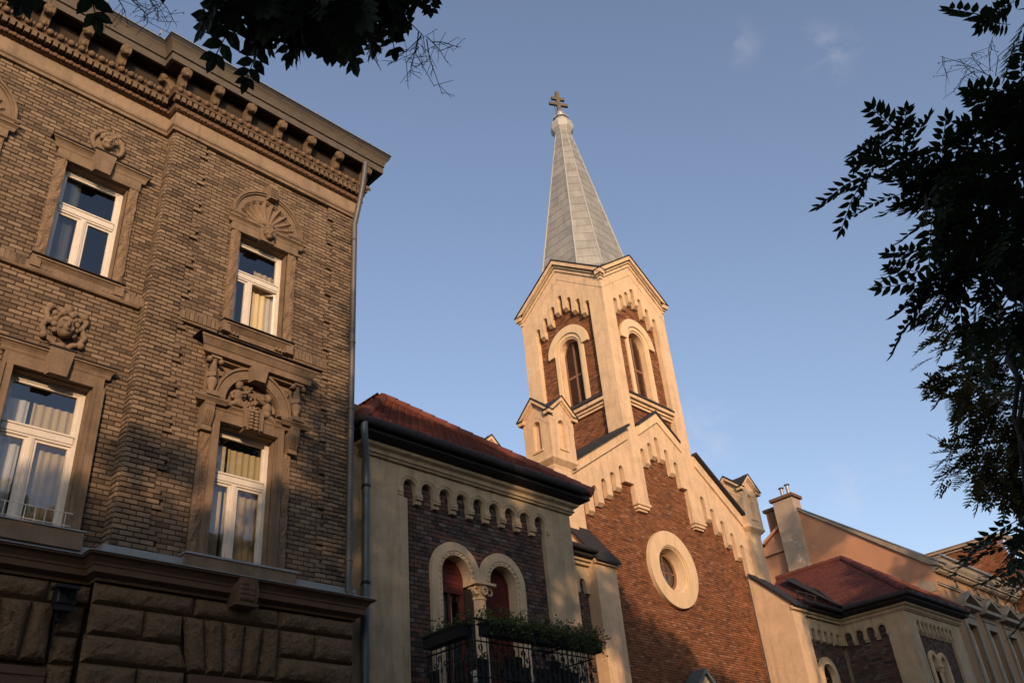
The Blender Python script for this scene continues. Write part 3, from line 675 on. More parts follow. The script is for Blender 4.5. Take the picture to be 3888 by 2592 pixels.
for s, x in ((-1, 5.76), (1, 7.31)):
    c = FB.p(x, 0, .15)[:2]
    b = MB(); b.lathe(c, [(.075, 8.785), (.075, 8.815), (.05, 8.83), (.045, 8.85), (.085, 8.97), (.09, 9.01), (.06, 9.06)], 14); b.lathe(c, [(.095, 9.065), (.105, 9.08), (.105, 9.13), (.09, 9.15)], 4); b.lathe(c, [(.055, 9.155), (.07, 9.19), (.05, 9.31), (.055, 9.36), (.075, 9.39)], 14); col = b.build('colonette', 'stone_tan', apt, 40)
    b = MB(FB); b.box(x - .09, x + .09, 9.39, 9.428, .03, .24)
    for q in (-1, 1): b.ball((x + q * .10, 9.36, .20), (.045, .05, .05), 10, 7)
    b.build('capital', 'stone_tan', col, 50)
    b = MB(FB); b.box(x - .11, x + .11, 8.71, 8.785, -.02, .26); mould_h(b, x - .085, x + .085, 8.62, [(.18, 0), (.20, .03), (.23, .06), (.23, .09)]); b.box(x - .085, x + .085, 8.58, 8.62, -.02, .19); b.build('console_cap', 'stone_tan', apt)
    b = MB(FB); pr = [(-.02, 8.58), (.18, 8.58), (.19, 8.46), (.15, 8.33), (.10, 8.24), (.12, 8.20), (.12, 8.16), (-.02, 8.16)]
    A = [b.pt(x - .085, z, n) for n, z in pr]; B2 = [b.pt(x + .085, z, n) for n, z in pr]; b.f.append(tuple(A)); b.f.append(tuple(reversed(B2)))
    for j in range(len(pr)): b.f.append((A[j], B2[j], B2[(j + 1) % len(pr)], A[(j + 1) % len(pr)]))
    con = b.build('console', 'stone_tan', apt)
    b = MB(FB)
    for k in range(4):
        u = x - .058 + k * .039; b.tube([FB.p(u, 8.56, .19), FB.p(u, 8.46, .198), FB.p(u, 8.34, .16), FB.p(u, 8.26, .115)], .011, 5)
    b.build('fluting', 'stone_tan', con)
    b = MB(FB); b.ball((x - s * .17, 9.26, .05), (.07, .075, .03), 10, 6)
    for k in range(7): b.ball((x - s * .17 + .05 * math.cos(k * .9), 9.26 + .055 * math.sin(k * .9), .075), (.026, .026, .02), 6, 5)
    b.build('rosette', 'stone_tan', apt, 60)
# lunette carving: two children among vine and grapes
b = MB(FB); b.slab([(uc - .5, zc - .08)] + [(uc - .5 * math.cos(R(a)), zc + .5 * math.sin(R(a))) for a in range(0, 181, 12)] + [(uc + .5, zc - .08)], -.02, -.002); b.build('tympanum', 'stone_tan', apt)
for s in (-1, 1):
    b = MB(FB); x = uc + s * .27; z0 = zc + (.12 if s < 0 else .04)
    b.ball((x, z0 + .02, .08), (.085, .12, .08), 10, 8); b.ball((x - s * .015, z0 - .10, .09), (.09, .08, .085), 10, 8)
    b.ball((x + s * .0, z0 + .20, .11), (.062, .07, .062), 10, 8); b.ball((x - s * .01, z0 + .24, .10), (.066, .05, .06), 10, 6)
    b.tube([FB.p(x - s * .05, z0 + .09, .10), FB.p(x - s * .14, z0 + .10, .13), FB.p(x - s * .20, z0 + .17, .11)], [.035, .03, .022], 7)
    b.tube([FB.p(x + s * .06, z0 + .08, .09), FB.p(x + s * .12, z0 + .03, .10), FB.p(x + s * .10, z0 - .06, .12)], [.034, .03, .022], 7)
    b.tube([FB.p(x, z0 - .12, .11), FB.p(x - s * .10, z0 - .15, .15), FB.p(x - s * .15, z0 - .24, .12)], [.055, .045, .028], 8)
    b.tube([FB.p(x + s * .04, z0 - .13, .10), FB.p(x + s * .13, z0 - .17, .12), FB.p(x + s * .17, z0 - .26, .09)], [.052, .042, .026], 8)
    b.build('putto_relief', 'stone_tan', apt, 60)
b = MB(FB)
for k in range(46):
    a = random.uniform(0, math.pi); r = random.uniform(.02, .40) * (1 if random.random() < .6 else .5)
    b.ball((uc + r * math.cos(a) * .7, zc + .02 + r * math.sin(a), random.uniform(.0, .07)), random.uniform(.022, .04), 6, 5)
for cx_, cz_ in ((uc - .10, zc + .03), (uc + .08, zc + .0), (uc + .02, zc + .16)):
    for k in range(12): b.ball((cx_ + random.uniform(-.07, .07), cz_ + random.uniform(-.09, .07), random.uniform(.06, .11)), .025, 6, 5)
b.build('grape_relief', 'stone_tan', apt, 60)
k4 = MB(FB); k4.slab([(uc - .13, W4[3] - .05), (uc + .12, W4[3] - .05), (uc + .18, W4[3] + .33), (uc - .19, W4[3] + .33)], -.02, .17)
for s in (-.15, .145): k4.box(uc + s - .025, uc + s + .02, W4[3] - .03, W4[3] + .31, .16, .20)
ko = k4.build('keystone', 'stone_tan', apt)
b = MB(FB)
for k in range(6):
    z = W4[3] + .28 - k * .06
    for q in (-1, 1): b.ball((uc + q * .045, z, .19), (.05, .03, .035), 7, 5)
b.build('acanthus', 'stone_tan', ko, 60)
casement(apt, FB, *W4, -.16, 7.58, 6.46, curtains=[(W4[0], W4[0] + .36, W4[2], W4[3] - .2, 'curtain_cream'), (W4[0] + .40, W4[1], W4[2], W4[3] - .22, 'curtain_cream')])
b = MB(FB); b.box(5.64, 7.46, 5.98, 6.155, -.03, .18); b.build('window_sill', 'stone_tan', apt); b = MB(FB); b.box(5.62, 7.48, 6.157, 6.185, -.03, .20); b.build('sill_flashing', 'metal_grey', apt)

# plinth flashing and storey cornice
band('plinth', [(-.03, 5.93), (.09, 5.93), (.09, 6.10), (-.03, 6.13)], 'metal_grey', PATHQ)
band('storey_cornice', [(-.02, 5.60), (.10, 5.60), (.10, 5.64), (.20, 5.68), (.20, 5.76), (.215, 5.77), (.22, 5.80), (.27, 5.86), (.32, 5.88), (.32, 5.905), (.0, 5.96), (-.02, 5.96)], 'stone_brown', PATHQ)
band('cornice_flashing', [(.31, 5.905), (.34, 5.905), (.34, 5.918), (-.01, 5.975), (-.01, 5.963)], 'metal_grey', PATHQ)
b = MB(FB); b.slab([(6.40, 5.52), (6.70, 5.52), (6.74, 5.70), (6.70, 5.90), (6.42, 5.90), (6.36, 5.70)], .0, .36); o = b.build('cornice_bracket', 'stone_brown', apt)
b = MB(FB)
for k in range(14): b.ball((6.55 + .035 * (k % 4 - 1.5) * 1.6, 5.60 + .07 * (k // 4), .36), (.05, .05, .03), 6, 5)
b.build('bracket_carving', 'stone_brown', o, 60)
b = MB(FB); b.box(6.37, 6.73, 5.49, 5.515, .0, .38); b.build('bracket_ledge', 'stone_brown', o)

# rusticated ground floor: rock-faced blocks
def rustic(fr, pts, n0=.0, n1=.10, ch=.045, name='stone_block'):
    b = MB(fr); cu = sum(p[0] for p in pts) / 4; cz = sum(p[1] for p in pts) / 4
    o = [b.pt(u, z, n0) for u, z in pts]
    def ins(p, d):
        return (p[0] + (d if p[0] < cu else -d), p[1] + (d if p[1] < cz else -d))
    q = [ins(p, ch) for p in pts]
    NX = max(2, int((max(p[0] for p in pts) - min(p[0] for p in pts)) / .07)); NZ = max(2, int((max(p[1] for p in pts) - min(p[1] for p in pts)) / .07)); g = {}
    for i in range(NX + 1):
        for j in range(NZ + 1):
            s, t = i / NX, j / NZ
            lo = (q[0][0] * (1 - s) + q[1][0] * s, q[0][1] * (1 - s) + q[1][1] * s); hi = (q[3][0] * (1 - s) + q[2][0] * s, q[3][1] * (1 - s) + q[2][1] * s)
            edge = i in (0, NX) or j in (0, NZ)
            g[i, j] = b.pt(lo[0] * (1 - t) + hi[0] * t, lo[1] * (1 - t) + hi[1] * t, n1 - .02 if edge else n1 + random.uniform(-.012, .03))
    for i in range(NX):
        for j in range(NZ): b.f.append((g[i, j], g[i + 1, j], g[i + 1, j + 1], g[i, j + 1]))
    rim = [[g[i, 0] for i in range(NX + 1)], [g[NX, j] for j in range(NZ + 1)], [g[i, NZ] for i in range(NX, -1, -1)], [g[0, j] for j in range(NZ, -1, -1)]]
    for k in range(4):
        r = rim[k]; b.f.append((o[k], o[(k + 1) % 4]) + tuple(reversed(r)))
    return b.build(name, 'stone_rustic', apt, 35, fix=False)
def blk(fr, u0, u1, z0, z1): rustic(fr, [(u0, z0), (u1, z0), (u1, z1), (u0, z1)])
FBr, FLr = Fr(0, YB - .03), Fr(0, YL - .03)
za, zb, zc_, zd, ze = 5.60, 5.32, 4.93, 4.58, 4.20
for a, c in ((4.50, 5.90), (5.90, 7.25), (7.25, 8.62)): blk(FBr, a, c, zb, za)
for a, c in ((4.50, 5.22), (5.22, 5.77), (7.29, 7.90), (7.90, 8.62)): blk(FBr, a, c, zc_, zb)
rustic(FBr, [(4.48, zd), (5.90, zd), (5.77, zc_), (4.48, zc_)]); rustic(FBr, [(7.27, zd), (8.62, zd), (8.62, zc_), (7.29, zc_)])
tops = [5.77, 6.08, 6.37, 6.72, 7.01, 7.29]; bots = [5.90, 6.17, 6.43, 6.70, 6.96, 7.27]
for k in range(5): rustic(FBr, [(bots[k], zd), (bots[k + 1], zd), (tops[k + 1], zb), (tops[k], zb)])
for a, c in ((4.48, 5.22), (5.22, 5.88), (7.30, 7.90), (7.90, 8.62)): blk(FBr, a, c, ze, zd)
for a, c in ((2.6, 4.02), (4.02, 4.56), (1.2, 2.6), (-.2, 1.2), (-1.6, -.2)): blk(FLr, a, c, zb, za)
blk(FLr, 4.16, 4.52, zc_, zb); blk(FLr, 4.18, 4.50, zd, zc_); blk(FLr, 4.18, 4.50, ze, zd)
tops = [2.45, 2.80, 3.14, 3.48, 3.86, 4.14]; bots = [2.80, 3.02, 3.28, 3.56, 3.82, 4.14]
for k in range(5): rustic(FLr, [(bots[k], zd), (bots[k + 1], zd), (tops[k + 1], zb), (tops[k], zb)])
for k in range(12):                                  # courses below, down to the pavement
    z1_ = ze - k * .35
    if z1_ < .3: break
    for a, c in ((4.48, 5.3), (5.3, 5.88), (7.30, 7.95), (7.95, 8.62)): blk(FBr, a, c, max(z1_ - .35, .12), z1_)
b = MB(FBr); b.box(5.92, 7.26, 4.44, 4.56, -.02, .06); b.box(5.92, 6.05, 1.6, 4.44, -.02, .05); b.box(7.13, 7.26, 1.6, 4.44, -.02, .05); b.box(6.05, 7.13, 4.30, 4.44, -.02, .045); b.build('architrave', 'stone_brown', apt)
b = MB(FLr); b.box(2.5, 4.16, 4.42, 4.52, -.02, .06); b.box(4.0, 4.16, 1.6, 4.42, -.02, .05); b.box(2.5, 4.0, 4.28, 4.42, -.02, .045); b.build('architrave', 'stone_brown', apt)
b = MB(FBr); b.box(6.05, 7.13, 1.7, 4.30, -.02, .012); b.fr = FLr; b.box(2.5, 4.0, 1.7, 4.28, -.02, .012); b.build('window', 'glass_dark', apt)
# downpipe
px_, py_ = XC - .05, YB - .14
b = MB(); b.tube([(px_ + .05, py_ - .30, 15.12), (px_ + .05, py_ - .28, 14.9), (px_ + .04, py_ - .22, 14.5), (px_ + .03, py_ - .13, 14.1), (px_ + .01, py_, 13.6), (px_, py_, 9.3), (px_ + .005, py_, 6.05), (px_ + .06, py_ - .02, 5.95)], .058, 14); dp = b.build('downpipe', 'metal_pipe', apt, 40)
for z in (13.2, 10.75, 9.35, 8.95, 6.55):
    b = MB(); b.lathe((px_, py_), [(.060, z - .02), (.068, z - .015), (.068, z + .015), (.060, z + .02)], 14); b.wbox(px_ - .01, px_ + .01, py_, py_ + .12, z - .01, z + .01); b.build('pipe_clip', 'metal_pipe', dp, 40)
# snow guard brackets on the eave
for x in (2.9, 3.9, 5.3, 6.2, 7.1, 8.0):
    b = MB(); b.wbox(x, x + .02, YB - .42, YB - .36, 15.57, 15.68); b.build('snow_guard', 'metal_grey', apt)
b = MB(); b.wbox(8.0, 8.5, YB - .4, YB - .2, 15.58, 15.75); b.build('snow_guard', 'metal_grey', apt)

# floodlight on the rusticated wall
fl = thing('floodlight', (4.14, 12.05, 5.2), 'small black floodlight fixed to the rough stone blocks beside the voussoirs', 'floodlight')
b = MB(FLr); b.box(4.02, 4.27, 5.24, 5.46, .20, .34); b.box(4.00, 4.29, 5.43, 5.47, .17, .37); b.build('housing', 'iron_black', fl)
b = MB(FLr); b.box(4.03, 4.26, 5.16, 5.235, .22, .32); b.box(4.12, 4.17, 5.05, 5.3, .10, .20); b.box(4.135, 4.155, 4.75, 5.1, .10, .12); b.build('bracket', 'iron_black', fl)
b = MB(FLr); b.box(4.035, 4.255, 5.25, 5.42, .341, .346); b.build('lens', 'glass_dark', fl)
# ------------------------------------------------------------------ shared roof tiles
def emit_tiles(parent, org, eu, es, spans, smax, tw=.19, te=.15, material='tile_red', limit=300, s0=0.0):
    eu, es = Vector(eu).normalized(), Vector(es).normalized(); en = eu.cross(es).normalized(); org = Vector(org)
    def wedge(mb, w, l, f=lambda p: p):
        c = w * .22
        P = [(0, c * .5, .022), (c, 0, .024), (w - c, 0, .024), (w, c * .5, .022), (w, l, .004), (0, l, .004)]
        t = [mb.raw(f(p)) for p in P]; q = [mb.raw(f((x, y, z - .02))) for x, y, z in P]
        mb.f.append(tuple(t))
        for k in range(6): mb.f.append((t[k], q[k], q[(k + 1) % 6], t[(k + 1) % 6]))
    items = []; s = s0; k = 0
    while s < smax:
        a, b = spans(s + te / 2); x = math.floor((a - (k % 2) * tw / 2) / tw) * tw + (k % 2) * tw / 2
        while x < b:
            l, r = max(x + .004, a), min(x + tw - .004, b)
            if r - l > .05: items.append((l, r, s))
            x += tw
        s += te; k += 1
    W = tw - .008; me = bpy.data.meshes.new('roof_tile'); mb = MB(); wedge(mb, W, te * 1.35); me.from_pydata(mb.v, [], mb.f); me.materials.append(MATS[material])
    rot = Matrix((eu, es, en)).transposed().to_euler()
    cand = []
    for l, r, s in items:
        p = org + eu * l + es * s; cand.append((piece_size(p) if r - l > W - 1e-4 else 0, l, r, s))
    cand.sort(key=lambda c: -c[0]); rest = MB(); cnt = 0
    for sz, l, r, s in cand:
        j = random.uniform(0, .006); p = org + eu * l + es * s + en * j
        if cnt < limit and sz > .01: inst(me, 'roof_tile', p, 0, parent, rot); cnt += 1
        else: wedge(rest, r - l, te * 1.35, lambda q, p=p: p + eu * q[0] + es * q[1] + en * q[2])
    if rest.f:
        o = rest.build('roof_tiling', material, parent, fix=False); o['kind'] = 'stuff'
def ridge_tiles(parent, a, b, r=.11, step=.34, material='tile_red'):
    a, b = Vector(a), Vector(b); n = max(1, int((b - a).length / step))
    for k in range(n):
        p, q = a.lerp(b, k / n), a.lerp(b, (k + 1.08) / n); m = MB(); m.tube([p, q], [r * 1.12, r * .93], 10); m.build('ridge_tile', material, parent, 40)

def trace_lobes(holes, corb, zs):
    """bottom outline, left to right: holes [(uc, apex, r)], corbel bottom between neighbours, zs = side start heights (left,right)"""
    out = []; n = len(holes)
    for i, (u, za_, r) in enumerate(holes):
        zspr = za_ - r
        out.append((u - r, zs[0] if i == 0 else corb[i - 1]))
        out += [(u - r * math.cos(R(a)), zspr + r * math.sin(R(a))) for a in range(0, 181, 20)]
        out.append((u + r, corb[i] if i < n - 1 else zs[1]))
    return out
def corbel_feet(parent, fr, holes, corb, n0, n1, m, drop=.07, name='corbel'):
    for (u, a, r), (u2, a2, r2), z in zip(holes, holes[1:], corb):
        b = MB(fr); x0, x1 = u + r + .004, u2 - r2 - .004
        P = [(n0, z), (n1 + .012, z), (n1 + .012, z - .012), (n0 + (n1 - n0) * .35, z - drop), (n0, z - drop)]
        A = [b.pt(x0, zz, n) for n, zz in P]; B_ = [b.pt(x1, zz, n) for n, zz in P]
        b.f.append(tuple(A)); b.f.append(tuple(reversed(B_)))
        for j in range(5): b.f.append((A[j], B_[j], B_[(j + 1) % 5], A[(j + 1) % 5]))
        b.build(name, m, parent)

# ------------------------------------------------------------------ the church
F0 = 15.2
church = thing('church', (23, 17, 0), 'red brick and cream stucco church with gabled bell tower, slim grey spire and double-barred cross', 'church')
FC = Fr(0, F0); RC = .15
hL = [(18.95 + .48 * i, 11.36 + .333 * i, .115) for i in range(5)]; cL = [10.87 + .35 * i for i in range(4)]
hG = [(22.15 + .445 * i, (13.62, 13.94, 14.27, 13.94, 13.60)[i], .105) for i in range(5)]; cG = [13.15, 13.52, 13.52, 13.15]
hR = [(25.14 + .48 * i, 12.66 - .333 * i, .115) for i in range(5)]; cR = [11.91 - .35 * i for i in range(4)]
zl = lambda x: 12.42 + .655 * (x - 18.81)
zr = lambda x: 14.10 - .70 * (x - 24.99)
out = [(17.56, .1), (18.835, .1)] + trace_lobes(hL, cL, (.2, 12.24)) + [(21.40, 12.24), (21.40, 11.66), (22.04, 11.66)] + trace_lobes(hG, cG, (11.7, 12.78)) + [(24.37, 12.78), (24.37, 11.66), (25.02, 11.66)] + trace_lobes(hR, cR, (11.7, .2)) + \
      [(27.155, .1), (28.46, .1), (28.46, zr(28.46)), (25.02, zr(25.02)), (25.02, 14.3), (24.44, 14.3), (23.2, 15.16), (21.96, 14.3), (21.40, 14.3), (21.40, zl(21.40)), (17.56, zl(17.56))]
b = MB(FC); b.slab(out, -RC - .3, 0); b.build('facade_stucco', 'stucco_cream', church)
for h, c in ((hL, cL), (hG, cG), (hR, cR)): corbel_feet(church, FC, h, c, -RC, 0, 'stucco_cream', .10)
def foot(x0, x1, z):
    b = MB(FC); b.box(x0 - .01, x1 + .01, z - .10, z - .004, -RC, .06); b.box(x0 + .04, x1 - .04, z - .20, z - .10, -RC, .02); b.box(x0 + .02, x1 - .02, z, z + .12, 0, .035); b.box(x0 + .10, x1 - .10, z - .27, z - .20, -RC, -.04); b.build('corbel', 'stucco_cream', church)
foot(21.40, 22.04, 11.66); foot(24.37, 25.02, 11.66)
b = MB(FC); b.slab([(20.98, 12.20), (21.40, 12.20), (21.40, 12.24), (20.98, 12.24)], -RC, .01); b.slab([(24.04, 12.72), (24.37, 12.72), (24.37, 12.776), (24.04, 12.776)], -RC, .01); b.build('corbel', 'stucco_cream', church)
# brick field of the front
rose = (22.82, 9.79)
rz_ = lambda z: None if abs(z - rose[1]) > 1.1 else (rose[0] - math.sqrt(1.21 - (z - rose[1]) ** 2), rose[0] + math.sqrt(1.21 - (z - rose[1]) ** 2))
def front_spans(z):
    a, c = 18.70, 27.30
    if z > 10.8: a = max(a, 18.72 + (z - 11.45) / .655); c = min(c, 27.2 - (z - 11.35) / .70)
    a, c = max(18.70, a), min(27.30, c)
    return minus([(a, c)], rz_(z)) if c > a else []
CBL, CBH = .19, .072
fb = lay(front_spans, 3.6, 14.35, CBH, CBL, .015)
b = MB(FC); b.slab([(18.6, 0), (27.4, 0), (27.4, 11.2), (24.6, 14.0), (23.2, 14.8), (21.6, 14.0), (18.6, 11.2)], -.5, -RC - .014, [[(rose[0] + .80 * math.cos(R(a)), rose[1] + .80 * math.sin(R(a))) for a in range(0, 360, 12)]], sides=True); b.build('wall', 'mortar_red', church)
# rose window
b = MB(FC); b.arcband(*rose, .735, 1.19, 0, 360, -RC - .05, -.02, 56); b.build('rose_ring', 'stucco_ring', church, 30)
b = MB(FC); prof = [(.735, -.02), (.735, -.05), (.70, -.055), (.70, -.09), (.665, -.10), (.60, -.42), (.56, -.42)]; rows = []
for r, n in prof: rows.append([b.pt(rose[0] + r * math.cos(2 * math.pi * k / 48), rose[1] + r * math.sin(2 * math.pi * k / 48), n) for k in range(48)])
for p, q in zip(rows, rows[1:]):
    for k in range(48): b.f.append((p[k], p[(k + 1) % 48], q[(k + 1) % 48], q[k]))
b.build('rose_reveal', 'stucco_ring', church, 30)
b = MB(FC); b.arcband(*rose, .52, .60, 0, 360, -.47, -.40, 40); b.box(rose[0] - .02, rose[0] + .02, rose[1] - .54, rose[1] + .54, -.46, -.42); b.box(rose[0] - .54, rose[0] + .54, rose[1] - .02, rose[1] + .02, -.455, -.425)
b.arcband(*rose, .26, .29, 0, 360, -.455, -.425, 30); rw = b.build('rose_window', 'louvre_brown', church)
b = MB(FC); b.slab([(rose[0] + .55 * math.cos(R(a)), rose[1] + .55 * math.sin(R(a))) for a in range(0, 360, 15)], -.46, -.44, sides=False); b.build('pane', 'glass_dark', rw)
b = MB(FC); b.slab([(rose[0] + .78 * math.cos(R(a)), rose[1] + .78 * math.sin(R(a))) for a in range(0, 360, 20)], -1.5, -.9, sides=False); b.build('room', 'room_dark', rw)
# gable copings and roof verge
def strip(name, pts, t, n0, n1, m):
    b = MB(FC); b.slab([pts[0], pts[1], (pts[1][0], pts[1][1] + t), (pts[0][0], pts[0][1] + t)], n0, n1, back=True); return b.build(name, m, church)
strip('coping', [(18.47, zl(18.47) - .38), (21.396, zl(21.396) - .38)], .383, -.30, .07, 'stucco_cream')
strip('coping', [(25.024, zr(25.024) - .38), (27.45, zr(27.45) - .38)], .383, -.30, .07, 'stucco_cream')
strip('roof_verge', [(18.47, zl(18.47) + .006), (21.394, zl(21.394) + .006)], .10, -1.2, .22, 'metal_dark')
strip('roof_verge', [(25.026, zr(25.026) + .006), (27.45, zr(27.45) + .006)], .10, -1.2, .22, 'metal_dark')
b = MB(FC)
b.slab([(22.045, 14.06), (23.2, 14.86), (24.365, 14.06), (24.365, 14.38), (23.2, 15.19), (22.045, 14.38)], -.2, .06, back=True); b.build('gablet_coping', 'stucco_ring', church)
b = MB(FC); b.slab([(22.045, 14.386), (23.2, 15.196), (24.365, 14.386), (24.365, 14.47), (23.2, 15.29), (22.045, 14.47)], -.2, .10, back=True); b.build('gablet_flashing', 'metal_dark', church)
# nave body
b = MB(); b.wbox(18.2, 27.9, 15.8, 36, 0, 12.0); b.build('nave_wall', 'stucco_ochre', church)
b = MB()
for x0, z0, x1, z1_ in ((17.7, 11.75, 23.0, 15.2), (28.3, 11.55, 23.0, 15.2)):
    i = [b.raw(p) for p in ((x0, 15.9, z0), (x1, 15.9, z1_), (x1, 36.4, z1_), (x0, 36.4, z0), (x0, 15.9, z0 - .15), (x1, 15.9, z1_ - .15), (x1, 36.4, z1_ - .15), (x0, 36.4, z0 - .15))]
    for q in ((0, 1, 2, 3), (4, 5, 6, 7), (0, 1, 5, 4), (2, 3, 7, 6), (0, 3, 7, 4)): b.f.append(tuple(i[k] for k in q))
b.build('nave_roof', 'tile_dark', church)

# tower -----------------------------------------------------------------------
TX, TY, HX, HY = 23.20, 17.15, 1.82, 1.95
TR = .20
def tower_face(fr, h, zbot, seen, bset):
    h = h - .004; k = h / 1.82
    holes = [(.375 * k * j, 20.35 - .29 * abs(j), .105) for j in range(-3, 4)]; corb = [19.06, 19.38, 19.70, 19.70, 19.38, 19.06]
    inn = .375 * k * 3 + .105
    eave, peak = 20.22, 20.22 + .735 * h
    o = [(-h, zbot), (-inn, zbot)] + trace_lobes(holes, corb, (zbot + .1, zbot + .1)) + [(inn, zbot), (h, zbot), (h, eave), (0, peak), (-h, eave)]
    b = MB(fr); b.slab(o, -TR - .2, 0); b.build('tower_stucco', 'stucco_cream', church)
    corbel_feet(church, fr, holes, corb, -TR, 0, 'stucco_cream', .10)
    # upper band above the incised line
    def chev(e0, e1, hw, n0, n1, name, m, pk0=None, slope=.735):
        b = MB(fr); b.slab([(-hw, e0), (0, e0 + slope * hw), (hw, e0), (hw, e1), (0, e1 + slope * hw), (-hw, e1)], n0, n1, back=True); return b.build(name, m, church)
    chev(19.63, 20.0, h + .012, -.02, .014, 'gable_band', 'stucco_cream')
    chev(19.985, 20.10, h + .05, -.1, .06, 'gable_cornice', 'stucco_cream'); chev(20.095, 20.17, h + .10, -.1, .11, 'gable_cornice', 'stucco_ochre'); chev(20.165, 20.32, h + .17, -.1, .18, 'gable_cornice', 'stucco_cream')
    chev(20.325, 20.36, h + .20, -.2, .21, 'gable_flashing', 'metal_dark')
    # brick field
    op = arch_hole(0, .60, 15.6, 18.08)
    zb0 = zbot
    br = lay(lambda z: minus([(-inn - .08, inn + .08)], op(z)), zb0, 20.3, CBH, CBL, .015)
    bset.append((fr, -TR, br))
    W = [(-.52, 15.7), (.52, 15.7)] + [(.52 * math.cos(R(a)), 18.08 + .52 * math.sin(R(a))) for a in range(0, 181, 12)]
    b = MB(fr); b.slab([(-h + .1, zbot), (h - .1, zbot), (h - .1, 20.2), (0, 21.2), (-h + .1, 20.2)], -.45, -TR - .014, [W]); b.build('wall', 'mortar_red', church)
    if not seen: return
    out_ = [(-.66, 15.72), (.66, 15.72)] + [(.66 * math.cos(R(a)), 18.08 + .66 * math.sin(R(a))) for a in range(0, 181, 10)]
    inn_ = [(-.50, 15.74), (.50, 15.74)] + [(.50 * math.cos(R(a)), 18.08 + .50 * math.sin(R(a))) for a in range(0, 181, 10)]
    b = MB(fr); b.slab(out_, -TR - .02, -TR + .05, [inn_]); w1 = b.build('window_surround', 'stucco_ring', church)
    inn2 = [(-.43, 15.76), (.43, 15.76)] + [(.43 * math.cos(R(a)), 18.08 + .43 * math.sin(R(a))) for a in range(0, 181, 10)]
    b = MB(fr); b.slab(inn_, -.52, -TR + .01, [inn2]); b.build('window_reveal', 'stucco_cream', church)
    b = MB(fr); b.arcband(0, 18.08, .64, .94, -3, 183, -TR - .02, -TR + .10, 30); b.build('window_hood', 'stucco_ring', church)
    # louvres
    b = MB(fr); b.box(-.03, .03, 15.9, 18.45, -.46, -.41); b.box(-.425, .425, 17.05, 17.13, -.46, -.405); b.box(-.425, -.38, 15.9, 18.1, -.46, -.41); b.box(.38, .425, 15.9, 18.1, -.46, -.41); lv = b.build('louvre_frame', 'louvre_brown', church)
    z = 15.95
    while z < 18.44:
        hw = .38 if z < 18.08 else math.sqrt(max(.41 ** 2 - (z - 18.08) ** 2, 0))
        if hw > .06 and abs(z - 17.09) > .05:
            b = MB(fr); i = [b.pt(u, zz, n) for u in (-hw, hw) for zz, n in ((z, -.42), (z + .016, -.42), (z + .046, -.48), (z + .03, -.48))]
            b.f += [(i[0], i[4], i[5], i[1]), (i[1], i[5], i[6], i[2]), (i[2], i[6], i[7], i[3]), (i[3], i[7], i[4], i[0]), (i[0], i[1], i[2], i[3]), (i[7], i[6], i[5], i[4])]; b.build('louvre_slat', 'louvre_brown', lv)
        z += .082
    b = MB(fr); b.box(-1.1, 1.1, 15.2, 19.2, -.95, -.90); b.build('belfry_back', 'room_dark', church)
    # string course under the opening
    b = MB(fr); P = [(-TR - .02, 15.90), (-TR + .02, 15.90), (.07, 15.62), (.07, 15.59), (-TR - .02, 15.585)]
    A = [b.pt(-inn - .0, z, n) for n, z in P]; B_ = [b.pt(inn, z, n) for n, z in P]; b.f.append(tuple(A)); b.f.append(tuple(reversed(B_)))
    for j in range(5): b.f.append((A[j], B_[j], B_[(j + 1) % 5], A[(j + 1) % 5]))
    b.build('sill_flashing', 'metal_dark', church)
    b = MB(fr); b.box(-inn, inn, 15.46, 15.58, -TR - .02, .03); b.box(-inn, inn, 15.36, 15.455, -TR - .02, -.06); b.box(-inn, inn, 15.27, 15.355, -TR - .02, -.12); b.build('string_course', 'stucco_cream', church)
bs = [(FC, -RC, fb)]
tower_face(Fr(TX, TY - HY, 0), HX, 14.304, True, bs)
tower_face(Fr(TX - HX, TY, R(-90)), HY, 12.2, True, bs)
bs2 = []
tower_face(Fr(TX + HX, TY, R(90)), HY, 12.2, False, bs2); tower_face(Fr(TX, TY + HY, R(180)), HX, 12.2, False, bs2)
emit_bricks(church, bs + bs2, 'brick_red', CBL, CBH, joint=.015, jit=.007)
# cross-gabled cap of the tower
def cross_roof(b, cx, cy, hx, hy, ze, zp):
    c = b.raw((cx, cy, zp)); gx = [b.raw((cx + s * hx, cy, zp)) for s in (-1, 1)]; gy = [b.raw((cx, cy + s * hy, zp)) for s in (-1, 1)]
    co = {(s, t): b.raw((cx + s * hx, cy + t * hy, ze)) for s in (-1, 1) for t in (-1, 1)}
    for (s, t), q in co.items(): b.f.append((c, gx[(s + 1) // 2], q)); b.f.append((c, gy[(t + 1) // 2], q))
b = MB(); cross_roof(b, TX, TY, HX + .15, HY + .15, 20.34, 21.72); b.build('tower_roof', 'metal_grey', church)
